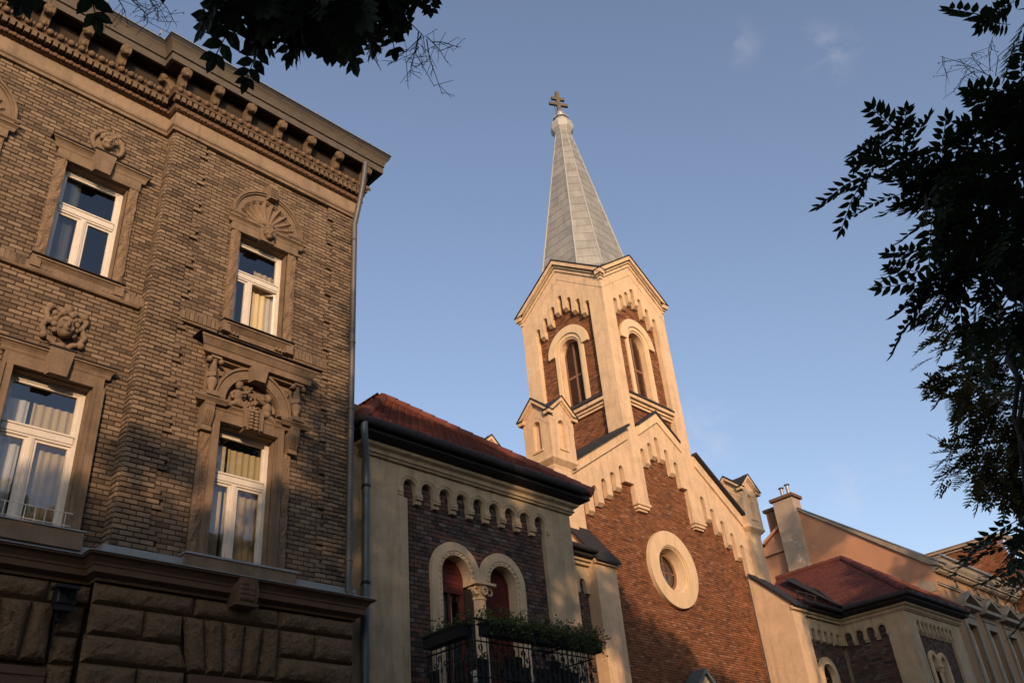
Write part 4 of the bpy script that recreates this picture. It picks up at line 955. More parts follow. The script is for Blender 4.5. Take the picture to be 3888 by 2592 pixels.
# spire
SX, SY = TX - .02, TY + .05
def sp_r(z):
    t = (z - 21.5) / 8.5; return 1.55 - 1.30 * t, .90 - .79 * t
def sp_ring(z):
    a, c = sp_r(z); return [(-c, -a), (c, -a), (a, -c), (a, c), (c, a), (-c, a), (-a, c), (-a, -c)]
b = MB(); rows = [[b.raw((SX + x, SY + y, z)) for x, y in sp_ring(z)] for z in (20.4, 30.0)]
for k in range(8): b.f.append((rows[0][k], rows[0][(k + 1) % 8], rows[1][(k + 1) % 8], rows[1][k]))
b.build('spire', 'sheet_ridge', church)
for k in range(8):
    vis = k in (0, 1, 5, 6, 7)
    z = 20.6 if k in (0, 2, 4, 6) else 21.35; row = 0
    while z < 29.9:
        zt = min(z + .42, 29.95)
        A0, A1 = [Vector((SX + x, SY + y, z)) for x, y in (sp_ring(z)[k], sp_ring(z)[(k + 1) % 8])]
        B0, B1 = [Vector((SX + x, SY + y, zt)) for x, y in (sp_ring(zt)[k], sp_ring(zt)[(k + 1) % 8])]
        nrm = (A1 - A0).cross(B0 - A0).normalized(); wd = (A1 - A0).length
        n = max(1, int(wd / .42 + .5)); cuts = [0.0]
        if n > 1 or (row % 3 == 0 and wd > .5): cuts += [min(max((j + (.5 if row % 2 else 0) + random.uniform(-.12, .12)) / max(n, 2), .08), .92) for j in range(1 if not row % 2 else 0, max(n, 2))]
        cuts = sorted(set(cuts)) + [1.0]
        for s, t in zip(cuts, cuts[1:]):
            g = .006 / max(wd, .1)
            q = [A0.lerp(A1, s + g), A0.lerp(A1, t - g), B0.lerp(B1, t - g), B0.lerp(B1, s + g)]; lift = [.016, .016, .008, .008]
            b = MB(); i = [b.raw(p + nrm * l) for p, l in zip(q, lift)]; j = [b.raw(p - nrm * .004) for p in q]
            q2 = [(i[0], i[1], i[2], i[3])] + [(i[m], j[m], j[(m + 1) % 4], i[(m + 1) % 4]) for m in range(4)]; b.f += q2
            b.build('slate', 'sheet_slate', church, fix=False)
        z += .425; row += 1
    p0, p1 = sp_ring(20.7 if False else 21.3)[k], sp_ring(30.0)[k]
    b = MB(); b.tube([(SX + p0[0] * 1.01, SY + p0[1] * 1.01, 21.3), (SX + p1[0], SY + p1[1], 30.0)], [.035, .022], 7); b.build('spire_ridge', 'sheet_ridge', church, 40)
# broach triangles at the four corners
for sx in (-1, 1):
    for sy in (-1, 1):
        a, c = sp_r(21.35); b = MB()
        i = [b.raw((SX + sx * a, SY + sy * c, 21.36)), b.raw((SX + sx * c, SY + sy * a, 21.36)), b.raw((TX + sx * (HX + .12), TY + sy * (HY + .12), 20.42))]
        b.f.append(tuple(i)); q = [b.raw((SX + sx * sp_r(20.4)[0], SY + sy * sp_r(20.4)[1], 20.4)), b.raw((SX + sx * sp_r(20.4)[1], SY + sy * sp_r(20.4)[0], 20.4))]
        b.f += [(i[0], i[2], q[0]), (i[1], i[2], q[1])]; b.build('broach', 'sheet_slate', church, fix=False)
        b = MB(); b.tube([b_ for b_ in ((SX + sx * a, SY + sy * c, 21.37), (TX + sx * (HX + .12), TY + sy * (HY + .12), 20.44), (SX + sx * c, SY + sy * a, 21.37))], .025, 6); b.build('spire_ridge', 'sheet_ridge', church)
def oct_lathe(b, prof, seg=8):
    rows = [[b.raw((SX + r * math.cos(2 * math.pi * (k + .5) / seg), SY + r * math.sin(2 * math.pi * (k + .5) / seg), z)) for k in range(seg)] for r, z in prof]
    for p, q in zip(rows, rows[1:]):
        for k in range(seg): b.f.append((p[k], p[(k + 1) % seg], q[(k + 1) % seg], q[k]))
    b.f.append(tuple(rows[0])); b.f.append(tuple(rows[-1]))
b = MB(); oct_lathe(b, [(.29, 29.62), (.33, 29.64), (.50, 29.88), (.53, 30.06), (.47, 30.10), (.50, 30.18), (.46, 30.32), (.30, 30.38), (.28, 30.58), (.37, 30.60), (.36, 30.67), (.14, 30.74)]); b.build('spire_collar', 'sheet_ridge', church)
b = MB(); b.lathe((SX, SY), [(.05, 30.70), (.09, 30.74), (.17, 30.84), (.19, 30.95), (.15, 31.06), (.07, 31.12)], 14); b.build('orb', 'metal_grey', church, 50)
# double-barred cross, arms along the front
FX = Fr(SX, SY, R(-28)); b = MB(FX); T = .055
b.box(-.085, .085, 31.08, 32.34, -T, T)
for z, w in ((31.90, .31), (31.55, .44)):
    b.box(-w, -.086, z - .075, z + .075, -T * .98, T * .98); b.box(.086, w, z - .075, z + .075, -T * .98, T * .98)
b.build('cross', 'gutter_brown', church)
b = MB(); b.tube([(SX - .3, SY, 31.5), (SX - .32, SY, 31.2), (SX - .2, SY, 30.8), (SX - .25, SY - .2, 30.4)], .012, 5); b.build('lightning_rod', 'iron_black', church)

# pinnacle turrets --------------------------------------------------------------
def turret(cx, cy, shaft_to):
    h = .51; hh = h - .004
    b = MB(); b.wbox(cx - h + .12, cx + h - .12, cy - h + .12, cy + h - .12, 12.0, 13.6); body = b.build('turret', 'stucco_cream', church)
    for rz, dx, dy in ((0, 0, -1), (-90, -1, 0), (90, 1, 0), (180, 0, 1)):
        fr = Fr(cx + dx * h, cy + dy * h, R(rz))
        nich = [(-.14, 12.38), (.14, 12.38)] + [(.14 * math.cos(R(a)), 13.14 + .14 * math.sin(R(a))) for a in range(0, 181, 15)]
        b = MB(fr); b.slab([(-hh, 12.1), (hh, 12.1), (hh, 13.40), (0, 13.86), (-hh, 13.40)], -.13, 0, [nich]); b.build('turret_face', 'stucco_cream', body)
        b = MB(fr); b.box(-.19, .19, 12.30, 12.36, -.02, .035); b.build('niche_sill', 'stucco_cream', body)
        s = .90
        for e0, e1, hw, n1, m in ((13.36, 13.43, h + .04, .05, 'stucco_cream'), (13.425, 13.55, h + .11, .12, 'stucco_cream'), (13.555, 13.585, h + .14, .15, 'metal_dark')):
            b = MB(fr); b.slab([(-hw, e0 - (hw - h) * s), (0, e0 + s * h), (hw, e0 - (hw - h) * s), (hw, e1 - (hw - h) * s), (0, e1 + s * h), (-hw, e1 - (hw - h) * s)], -.1, n1, back=True); b.build('turret_cornice', m, body)
        b = MB(fr); b.slab([(-h - .008, 12.98), (0, 12.98 + .9 * h), (h + .008, 12.98), (h + .008, 13.37), (0, 13.37 + .9 * h), (-h - .008, 13.37)], -.01, .010); b.build('gablet_band', 'stucco_cream', body)
    b = MB(); cross_roof(b, cx, cy, h + .12, h + .12, 13.47, 14.03); b.build('turret_roof', 'metal_dark', body)
    b = MB(); 
    rows = []
    for q, z in ((h - .12, 11.80), (h - .12, 11.86), (h + .02, 12.0), (h + .02, 12.06), (h, 12.1)): rows.append([b.raw((cx + s * q, cy + t * q, z)) for s, t in ((-1, -1), (1, -1), (1, 1), (-1, 1))])
    for p, q in zip(rows, rows[1:]):
        for k in range(4): b.f.append((p[k], p[(k + 1) % 4], q[(k + 1) % 4], q[k]))
    b.f.append(tuple(rows[0])); b.f.append(tuple(rows[-1])); b.build('turret_base', 'stucco_cream', body)
    b = MB(); b.wbox(cx - h + .13, cx + h - .13, cy - h + .13, cy + h - .13, shaft_to, 11.81); b.build('turret_shaft', 'stucco_cream', body)
turret(17.98, 15.46, .1); turret(27.92, 15.46, .1); turret(18.05, 18.5, 9)

# sloped-cap buttresses at the ends of the front
def buttress(x0, x1, yf, zf, zt):
    b = MB(); P = [(F0 + .05, .1), (yf, .1), (yf, zf), (F0 + .05, zt)]
    A = [b.raw((x0, y, z)) for y, z in P]; B_ = [b.raw((x1, y, z)) for y, z in P]; b.f.append(tuple(A)); b.f.append(tuple(reversed(B_)))
    for j in range(4): b.f.append((A[j], B_[j], B_[(j + 1) % 4], A[(j + 1) % 4]))
    o = b.build('buttress', 'stucco_cream', church)
    s = (zt - zf) / (F0 + .05 - yf); b = MB(); P = [(F0 - .002, zt + .02), (yf - .16, zf - .16 * s + .02), (yf - .16, zf - .16 * s + .09), (F0 - .002, zt + .09)]
    A = [b.raw((x0 - .08, y, z)) for y, z in P]; B_ = [b.raw((x1 + .08, y, z)) for y, z in P]; b.f.append(tuple(A)); b.f.append(tuple(reversed(B_)))
    for j in range(4): b.f.append((A[j], B_[j], B_[(j + 1) % 4], A[(j + 1) % 4]))
    b.build('buttress_cap', 'metal_dark', o)
    b = MB(); b.wbox(x0 - .05, x1 + .05, yf - .08, yf - .004, zf - .22, zf - .11); b.build('cap_moulding', 'stucco_cream', o)
buttress(18.0, 18.84, 14.40, 9.12, 10.15); buttress(27.10, 27.90, 13.95, 9.05, 10.25)
# portal gable over the door
PY = 14.95
b = MB(); b.wbox(21.75, 24.05, PY + .1, 15.3, 0, 5.5)
i = [b.raw(p) for p in ((21.6, PY, 5.4), (24.2, PY, 5.4), (22.9, PY, 6.62), (21.6, 15.3, 5.4), (24.2, 15.3, 5.4), (22.9, 15.3, 6.62))]; b.f += [(i[0], i[1], i[2]), (i[0], i[2], i[5], i[3]), (i[1], i[4], i[5], i[2]), (i[3], i[5], i[4]), (i[0], i[3], i[4], i[1])]; o = b.build('portal', 'stucco_ring', church)
b = MB(Fr(0, PY)); b.slab([(21.5, 5.42), (22.9, 6.70), (24.3, 5.42), (24.3, 5.54), (22.9, 6.83), (21.5, 5.54)], -.38, .12, back=True); b.build('portal_roof', 'metal_pipe_green', o)
b = MB(Fr(0, PY)); b.slab([(21.6, 5.42), (22.9, 6.60), (24.2, 5.42), (24.0, 5.42), (22.9, 6.42), (21.8, 5.42)], -.02, .06); b.build('portal_moulding', 'stucco_ring', o)
b = MB(Fr(0, PY + .1)); b.slab([(22.2, .12), (23.6, .12), (23.6, 3.4)] + [(22.9 + .7 * math.cos(R(a)), 3.4 + .7 * math.sin(R(a))) for a in range(0, 181, 15)] + [(22.2, 3.4)], 0, .05); b.build('door', 'louvre_brown', o)

# low side wings
def wing(x0, x1, y, lobes, win):
    fr = Fr(0, y); holes = [(lobes[0] + lobes[1] * i, 8.52, .12) for i in range(lobes[2])]; corb = [8.16] * (lobes[2] - 1)
    ol = [(x0, 8.16)] + trace_lobes(holes, corb, (8.16, 8.16)) + [(x1, 8.16), (x1, 9.0), (x0, 9.0)]
    b = MB(fr); b.slab(ol, -.12, 0); b.build('wing_frieze', 'stucco_ochre', church); corbel_feet(church, fr, holes, corb, -.10, 0, 'stucco_ochre', .05)
    hl = []
    wh = lambda z: None
    if win:
        u, r, zs = win; hl = [[(u - r, 5.5), (u + r, 5.5)] + [(u + r * math.cos(R(a)), zs + r * math.sin(R(a))) for a in range(0, 181, 15)]]; wh = arch_hole(u, r + .1, 5.4, zs)
    b = MB(fr); b.slab([(x0, 0), (x1, 0), (x1, 8.9), (x0, 8.9)], -.4, -.10 - .014, hl); b.build('wall', 'mortar_dark', church)
    br = lay(lambda z: minus([(x0, x1)], wh(z)), 4.0, 8.6, .08, .19); m = MB(fr)
    for q in br: m.box(q[0], q[1], q[2], q[3], -.125, -.10 + random.uniform(-.003, .003), back=False)
    o = m.build('brick_facing', 'brick_dark', church, fix=False); o['kind'] = 'stuff'
    if win:
        b = MB(fr); b.arcband(u, zs, r - .02, r + .20, 0, 180, -.2, -.02, 20); b.box(u - r - .2, u - r + .02, 5.4, zs, -.2, -.02); b.box(u + r - .02, u + r + .2, 5.4, zs, -.2, -.02); b.build('window_surround', 'stucco_ring', church)
        b = MB(fr); b.box(u - r, u + r, 5.4, zs + r, -.36, -.34); b.build('pane', 'glass_dark', church); b = MB(fr); b.box(u - .03, u + .03, 5.5, zs + r, -.335, -.29); b.box(u - r, u + r, zs - .03, zs + .03, -.33, -.30); b.build('window', 'louvre_brown', church)
        b = MB(fr); b.box(u - r - .1, u + r + .1, 5.3, zs + r + .1, -.9, -.8); b.build('room', 'room_dark', church)
    b = MB(fr); b.box(x0, x1, 8.86, 8.94, -.1, .09); b.box(x0, x1, 8.945, 9.03, -.1, .16); b.build('eave_moulding', 'stucco_ochre', church)
    b = MB(fr); b.box(x0, x1, 9.035, 9.14, -.1, .30); b.build('eave_board', 'metal_dark', church)
    b = MB(); b.tube([(x0, y - .38, 9.19), (x1, y - .38, 9.19)], .075, 10); b.build('gutter', 'metal_dark', church, 40)
    es = Vector((0, 1, .56)); emit_tiles(church, (x0, y - .40, 9.20), (1, 0, 0), es, lambda s: (0, x1 - x0), 6.5, material='tile_red', limit=40)
    b = MB(); i = [b.raw(p) for p in ((x0, y - .4, 9.16), (x1, y - .4, 9.16), (x1, y + 6, 9.16 + 6.4 * .56), (x0, y + 6, 9.16 + 6.4 * .56))]; b.quad(*i); b.build('roof_deck', 'tile_dark', church)
wing(14.70, 18.0, 14.66, (15.2, .42, 7), (16.6, .32, 6.9))
wing(27.9, 30.85, 14.26, (28.38, .42, 6), (29.28, .40, 7.05))
# snow fence on the right wing roof
b = MB(); b.tube([(28.2, 14.25, 9.68), (29.6, 14.25, 9.68)], .03, 6)
for x in (28.3, 28.9, 29.5): b.wbox(x, x + .03, 14.22, 14.28, 9.4, 9.7)
b.build('snow_guard', 'metal_dark', church)
# ------------------------------------------------------------------ the two church annexes
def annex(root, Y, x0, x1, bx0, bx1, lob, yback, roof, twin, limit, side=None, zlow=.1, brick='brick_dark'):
    fr = Fr(0, Y); u0_, pitch, n = lob; rr = pitch * .335
    holes = [(u0_ + pitch * i, 8.55, rr) for i in range(n)]; corb = [8.18] * (n - 1); zsp = 8.55 - rr
    out = [(x0, zlow), (bx0, zlow), (bx0, 8.16)] + trace_lobes(holes, corb, (8.16, 8.16)) + [(bx1, 8.16), (bx1, zlow), (x1, zlow), (x1, 8.95), (x0, 8.95)]
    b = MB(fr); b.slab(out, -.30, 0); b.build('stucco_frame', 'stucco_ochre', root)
    def moulds(fr, holes, n):
        for i, (u, za_, r) in enumerate(holes):
            b = MB(fr); b.arcband(u, zsp, r + .015, r + .05, 0, 180, -.01, .012, 16); b.arcband(u, zsp, r + .05, pitch / 2 - .004, 14, 166, -.01, .006, 16); b.arcband(u, zsp, pitch / 2 - .012, pitch / 2 + .004, 30, 150, -.01, .022, 12); b.build('arch_moulding', 'stucco_ochre', root)
        for (u, a, r), (u2, a2, r2) in zip(holes, holes[1:]):
            b = MB(fr); p, q = u + r + .003, u2 - r2 - .003
            for k, (zz, t, nn) in enumerate(((8.27, .03, .018), (8.225, .035, .03), (8.18, .035, .022))): b.box(p - .008, q + .008, zz, zz + t, -.098, nn)
            b.box(p, q, 8.10, 8.178, -.098, -.02); b.build('corbel', 'stucco_ochre', root)
        for s, (u, a, r) in ((-1, holes[0]), (1, holes[-1])):
            b = MB(fr); c = u + s * (pitch / 2 + .01); b.box(c - .05, c + .05, 8.24, 8.28, -.02, .03); b.box(c - .045, c + .045, 8.19, 8.235, -.02, .02); b.build('corbel', 'stucco_ochre', root)
    moulds(fr, holes, n)
    c1, c2, ro, zs, ri, zb = twin
    def wh(z):
        if z < zb: return None
        if z <= zs: return (c1 - ro + .06, c2 + ro - .06)
        return None
    ah1, ah2 = arch_hole(c1, ro - .06, zs, zs), arch_hole(c2, ro - .06, zs, zs)
    br = lay(lambda z: minus(minus(minus([(bx0 - .1, bx1 + .15)], wh(z)), ah1(z)), ah2(z)), 3.5, 8.75, .083, .185)
    sets = [(fr, -.10, br)]
    def arch_poly(c, r, z0): return [(c - r, z0), (c + r, z0)] + [(c + r * math.cos(R(a)), zs + r * math.sin(R(a))) for a in range(0, 181, 12)]
    b = MB(fr); b.slab([(x0 + .1, .1), (x1 - .1, .1), (x1 - .1, 8.9), (x0 + .1, 8.9)], -.4, -.114, [arch_poly(c1, ri + .05, zb - .05), arch_poly(c2, ri + .05, zb - .05)]); b.build('wall', 'mortar_dark', root)
    # twin arched window
    dv = (c1 + c2) / 2; hv = math.sqrt(max(ro * ro - (dv - c1) ** 2, 0)); a1 = math.degrees(math.atan2(hv, dv - c1))
    ol = [(c1 - ro, zb), (c1 - ri, zb)] + [(c1 - ri * math.cos(R(a)), zs + ri * math.sin(R(a))) for a in range(0, 181, 10)] + [(c1 + ri, zs - .10), (c2 - ri, zs - .10)] + [(c2 - ri * math.cos(R(a)), zs + ri * math.sin(R(a))) for a in range(0, 181, 10)] + [(c2 + ri, zb), (c2 + ro, zb)] + \
         [(c2 + ro * math.cos(R(a)), zs + ro * math.sin(R(a))) for a in np.arange(0, 180 - a1 + .1, 9)] + [(dv, zs + hv)] + [(c1 - ro * math.cos(R(180 - a)), zs + ro * math.sin(R(a))) for a in np.arange(a1, 180.1, 9)]
    b = MB(fr); b.slab(ol, -.30, -.03); win = b.build('twin_window', 'stucco_ring', root)
    for c in (c1, c2):
        b = MB(fr)
        for k in range(int(15 * ri / .36)):
            a = R(180 * k / (int(15 * ri / .36) - 1)); b.ball((c + (ri + .05) * math.cos(a), zs + (ri + .05) * math.sin(a), -.03), (.034, .034, .022), 6, 4)
        b.arcband(c, zs, ri + .085, ri + .10, 0, 180, -.04, -.012, 20); b.build('leaf_carving', 'stucco_ring', win, 60)
    b = MB(fr)
    for u in (c1 - ri - .05, c2 + ri + .05):
        z = zb + .05
        while z < zs - .05: b.ball((u, z, -.03), (.026, .05, .02), 6, 4); z += .10
    b.build('leaf_carving', 'stucco_ring', win, 60)
    cx_, cy_ = fr.p(dv, 0, -.14)[:2]; rc = (c2 - c1 - 2 * ri) / 2 * .60
    b = MB(); b.lathe((cx_, cy_), [(rc * 1.25, zb), (rc * 1.25, zb + .12), (rc, zb + .18), (rc * .95, zs - .42), (rc * 1.1, zs - .40), (rc * 1.1, zs - .37)], 16); col = b.build('column', 'stucco_ring', win, 40)
    b = MB(); b.lathe((cx_, cy_), [(rc, zs - .37), (rc * 1.05, zs - .30), (rc * 1.45, zs - .17), (rc * 1.5, zs - .15)], 12); b.wbox(cx_ - rc * 1.7, cx_ + rc * 1.7, cy_ - rc * 1.7, cy_ + rc * 1.5, zs - .15, zs - .102); b.build('capital', 'stucco_ring', col, 40)
    b = MB(fr)
    for q in (-1, 0, 1):
        for k in range(9): a = 2 * math.pi * k / 9; b.ball((dv + q * rc * 1.1 + rc * .42 * math.cos(a), zs - .25 + rc * .42 * math.sin(a), -.14 + rc * (1.35 if q == 0 else 1.0)), rc * .17, 5, 4)
    b.build('capital_carving', 'stucco_ring', col, 60)
    # door leaf on the left, roller shutter on the right
    b = MB(fr); w = .09
    b.box(c1 - ri, c1 - ri + w, zb, zs + .05, -.34, -.26); b.box(c1 + ri - w, c1 + ri, zb, zs + .05, -.34, -.26); b.box(c1 - ri + w, c1 + ri - w, zs - .30, zs - .18, -.34, -.25); b.box(c1 - .03, c1 + .03, zb, zs - .3, -.33, -.27); d = b.build('door_frame', 'wood_red', win)
    b = MB(fr); z = zs - .17; k = 0
    while z < zs + ri:
        b.box(c1 - ri, c1 + ri, z, z + .047, -.33, -.275 + .008 * (k % 2)); z += .05; k += 1
    b.build('shutter_box', 'shutter_red', win)
    b = MB(fr); i = [b.pt(u, z, -.30) for u, z in ((c1 - ri, zb), (c1 + ri, zb), (c1 + ri, zs - .3), (c1 - ri, zs - .3))]; b.quad(*i); b.build('pane', 'glass', win, fix=False)
    b = MB(fr); pleats(b, c1 - ri, c1 + ri * .5, zb, zs - .3, -.40, .02); b.build('curtain', 'curtain_pale', win, fix=False)
    z = zb
    while z < zs + ri:
        hw = ri if z < zs else math.sqrt(max(ri * ri - (z - zs) ** 2, 0)) + .02
        b = MB(fr); i = [b.pt(u, zz, nn) for u in (c2 - hw, c2 + hw) for zz, nn in ((z, -.275), (z + .040, -.262), (z + .05, -.285))]; b.f += [(i[0], i[3], i[4], i[1]), (i[1], i[4], i[5], i[2])]; b.build('shutter_slat', 'shutter_red', win, fix=False); z += .05
    b = MB(fr); b.box(c1 - ri - .2, c2 + ri + .2, zb - .2, zs + ri + .2, -1.2, -1.1); b.build('room', 'room_dark', win)
    # body, side walls
    b = MB(); b.wbox(x0 + (.22 if side else .04), x0 + .4, Y + .32, yback, .1, 8.95); b.wbox(x1 - .3, x1 - .02, Y + .32, yback, .1, 8.95); b.build('side_wall', 'stucco_ochre', root)
    if side:
        fs = Fr(x0 - .002, 0, R(-90)); v0, v1, pl, nl, first = side     # u = -y
        hs = [(first + pl * i, 8.55, pl * .335) for i in range(nl)]
        ol = [(v0, 8.16)] + trace_lobes(hs, [8.18] * (nl - 1), (8.16, 8.16)) + [(v1, 8.16), (v1, zlow), (-Y - .005, zlow), (-Y - .005, 8.95), (v0, 8.95)]
        b = MB(fs); b.slab(ol, -.12, 0.03); b.build('stucco_frame', 'stucco_ochre', root); moulds(Fr(x0 - .032, 0, R(-90)), hs, nl)
        sets.append((Fr(x0 + .06, 0, R(-90)), 0.0, lay(lambda z: [(v0, v1 + .05)], 3.5, 8.75, .083, .185)))
        b = MB(Fr(x0 + .06, 0, R(-90))); b.box(v0, v1 + .1, .1, 8.8, -.1, -.014); b.build('wall', 'mortar_dark', root)
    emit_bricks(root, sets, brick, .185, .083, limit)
    # eaves
    path = [(x0, yback), (x0, Y), (x1, Y), (x1, yback)]
    for nm, pr, m, sm in (('eave_moulding', [(-.02, 8.80), (.05, 8.80), (.07, 8.84), (.10, 8.85), (.10, 8.87), (.07, 8.88), (.09, 8.93), (.16, 8.97), (.18, 9.02), (-.02, 9.03)], 'stucco_ring' if False else 'stucco_ochre', 35), ('eave_board', [(-.02, 9.03), (.20, 9.035), (.36, 9.10), (.36, 9.20), (-.02, 9.20)], 'metal_dark', None)):
        b = MB(); b.sweep(pr, path); b.build(nm, m, root, sm)
    b = MB(); g = .43; b.tube([(x0 - g, yback, 9.25), (x0 - g, Y - g, 9.25), (x1 + g * .3, Y - g, 9.25)], .085, 12); b.build('gutter', 'metal_dark', root, 40)
    x = x0
    while x < x1:
        b = MB(); b.tube([(x, Y - g - .10, 9.17), (x, Y - g - .09, 9.33)], .012, 5); b.build('gutter_bracket', 'metal_dark', root); x += .85
    # hipped roof: front hip and a ridge running back
    ax, ay, az, rb = roof; e = .42; ze = 9.24
    X0, X1, Y0 = x0 - e, x1 + e, Y - e
    b = MB(); i = [b.raw(p) for p in ((X0, Y0, ze), (X1, Y0, ze), (ax, ay, az), (ax, rb, az), (X0, rb, ze), (X1, rb, ze))]; b.f += [(i[0], i[1], i[2]), (i[0], i[2], i[3], i[4]), (i[1], i[5], i[3], i[2])]; b.build('roof_deck', 'tile_dark', root, fix=False)
    sl = math.hypot(ay - Y0, az - ze)
    emit_tiles(root, (0, Y0, ze + .02), (1, 0, 0), (0, ay - Y0, az - ze), lambda s: (X0 + (ax - X0) * s / sl, X1 + (ax - X1) * s / sl), sl, limit=limit if side is None else 60)
    sl2 = math.hypot(ax - X0, az - ze)
    emit_tiles(root, (X0, 0, ze + .02), (0, -1, 0), (ax - X0, 0, az - ze), lambda s: (-rb, -(Y0 + (ay - Y0) * s / sl2)), sl2, limit=limit if side else 60)
    sl3 = math.hypot(ax - X1, az - ze)
    emit_tiles(root, (X1, 0, ze + .02), (0, 1, 0), (ax - X1, 0, az - ze), lambda s: (Y0 + (ay - Y0) * s / sl3, rb), sl3, limit=0)
    for p, q in (((X0, Y0, ze), (ax, ay, az)), ((X1, Y0, ze), (ax, ay, az)), ((ax, ay, az), (ax, rb, az))):
        ridge_tiles(root, Vector(p) + Vector((0, 0, .04)), Vector(q) + Vector((0, 0, .04)))
anL = thing('church_annex', (12, 15, 0), 'low cream and dark brick church annexe with balcony, between apartment house and church', 'building')
annex(anL, 12.3, 9.10, 14.68, 10.07, 13.80, (10.13, .4435, 9), 19.0, (12.0, 15.5, 12.3, 19.0), (11.25, 12.48, .615, 6.92, .36, 4.55), 300)
anR = thing('church_annex', (33, 15, 0), 'low cream and dark brick church annexe right of the church under a red hipped roof', 'building')
annex(anR, 11.9, 30.86, 35.3, 31.47, 34.36, (31.63, .333, 9), 17.5, (33.2, 14.55, 11.72, 17.4), (32.2, 32.95, .37, 7.28, .22, 5.2), 150, side=(-14.26, -12.66, .41, 4, -14.06))
# valley flashing between annexe and wing roof
b = MB(); b.tube([(30.3, 13.85, 9.33), (31.6, 15.0, 10.35), (32.6, 16.4, 11.25)], .05, 6); b.build('valley', 'metal_dark', anR)
b = MB(); i = [b.raw(p) for p in ((30.1, 13.75, 9.32), (30.5, 13.75, 9.32), (33.0, 16.6, 11.55), (32.5, 16.8, 11.5))]; b.quad(*i); b.build('valley_sheet', 'metal_dark', anR, fix=False)
# wall cladding of the annexe next to the tall house, downpipe with swan neck
dpx, dpy = 9.02, 12.16
b = MB(); b.tube([(8.78, 11.90, 9.22), (8.76, 11.88, 9.08), (8.80, 11.92, 8.92), (8.95, 12.08, 8.62), (9.0, 12.15, 8.45), (dpx, dpy, 8.3), (dpx, dpy, 4), (dpx, dpy, .3)], .066, 14); dp = b.build('downpipe', 'metal_pipe_green', anL, 40)
for z in (8.1, 6.35, 4.6): b = MB(); b.lathe((dpx, dpy), [(.068, z - .03), (.08, z - .02), (.08, z + .02), (.068, z + .03)], 14); b.wbox(dpx - .012, dpx + .012, dpy, dpy + .14, z - .012, z + .012); b.build('pipe_clip', 'iron_black', dp, 40)

b = MB(); b.wbox(8.502, 9.105, 12.42, 12.7, .1, 9.0); b.build('return_wall', 'stucco_ochre', anL)
b = MB(); b.wbox(8.51, 9.4, 12.5, 16, 9.0, 9.9); b.build('party_wall', 'mortar_dark', anL)
# balcony -----------------------------------------------------------------------
bx0_, bx1_, by0, by1, bz = 10.40, 13.36, 11.02, 12.28, 4.62
b = MB(); b.wbox(bx0_, bx1_, by0, by1, bz - .14, bz); b.wbox(bx0_ - .05, bx1_ + .05, by0 - .05, by1, bz - .02, bz + .02); bal = b.build('balcony', 'iron_black', anL)
b = MB()
for x in (10.7, 11.95, 13.2): b.tube([(x, by1, 3.9), (x, by1 - .35, 4.0), (x, by1 - .8, 4.25), (x, by0 + .1, 4.46)], .035, 8)
b.build('balcony_bracket', 'iron_black', bal)
b = MB(); b.tube([(bx0_, by1, 5.66), (bx0_, by0, 5.66), (bx1_, by0, 5.66), (bx1_, by1, 5.66)], .022, 8); b.tube([(bx0_, by1, 5.30), (bx0_, by0, 5.30), (bx1_, by0, 5.30), (bx1_, by1, 5.30)], .014, 6); b.tube([(bx0_, by1, 4.74), (bx0_, by0, 4.74), (bx1_, by0, 4.74), (bx1_, by1, 4.74)], .014, 6); b.build('handrail', 'iron_black', bal)
sp = [(x, by0) for x in np.arange(bx0_, bx1_ + .01, .124)] + [(x_, y) for x_ in (bx0_, bx1_) for y in np.arange(by0 + .12, by1, .124)]
me = bpy.data.meshes.new('baluster'); m_ = MB(); m_.tube([(0, 0, bz), (0, 0, 5.64)], .009, 5); m_.lathe((0, 0), [(.011, 4.95), (.022, 5.0), (.011, 5.05)], 6); me.from_pydata(m_.v, [], m_.f); me.materials.append(MATS['iron_black'])
for x, y in sp: inst(me, 'baluster', (x, y, 0), 0, bal)
me = bpy.data.meshes.new('iron_scroll'); m_ = MB()
m_.tube([(.055 * math.cos(a) * (1 - a / 16), 0, .055 * math.sin(a) * (1 - a / 16)) for a in np.arange(0, 11, .5)], .008, 5); m_.tube([(.11 + .05 * math.cos(-a) * (1 - a / 16), 0, -.1 + .05 * math.sin(-a) * (1 - a / 16)) for a in np.arange(0, 11, .5)], .008, 5); m_.tube([(.05, 0, .0), (.03, 0, -.08), (.09, 0, -.15)], .008, 5)
me.from_pydata(m_.v, [], m_.f); me.materials.append(MATS['iron_black'])
for x in np.arange(bx0_ + .1, bx1_ - .1, .25):
    inst(me, 'iron_scroll', (x, by0, 5.20), 0, bal); inst(me, 'iron_scroll', (x, by0, 4.92), 0, bal)
for y in np.arange(by0 + .15, by1 - .1, .25): inst(me, 'iron_scroll', (bx0_, y, 5.20), R(90), bal)
# dark panels added to fill the black lower half of the railing, with gaps
b = MB(); x = bx0_ + .02
while x < bx1_ - .02:
    w = random.uniform(.10, .30)
    if random.random() < .72: b.wbox(x, min(x + w, bx1_), by0 + .02, by0 + .03, bz + .02, bz + random.uniform(.36, .56))
    x += w + .012
y = by0 + .05
while y < by1 - .1:
    w = random.uniform(.12, .3)
    if random.random() < .8: b.wbox(bx0_ + .02, bx0_ + .03, y, min(y + w, by1), bz + .02, bz + random.uniform(.4, .6))
    y += w + .012
b.build('dark_infill', 'iron_black', bal)['kind'] = 'stuff'
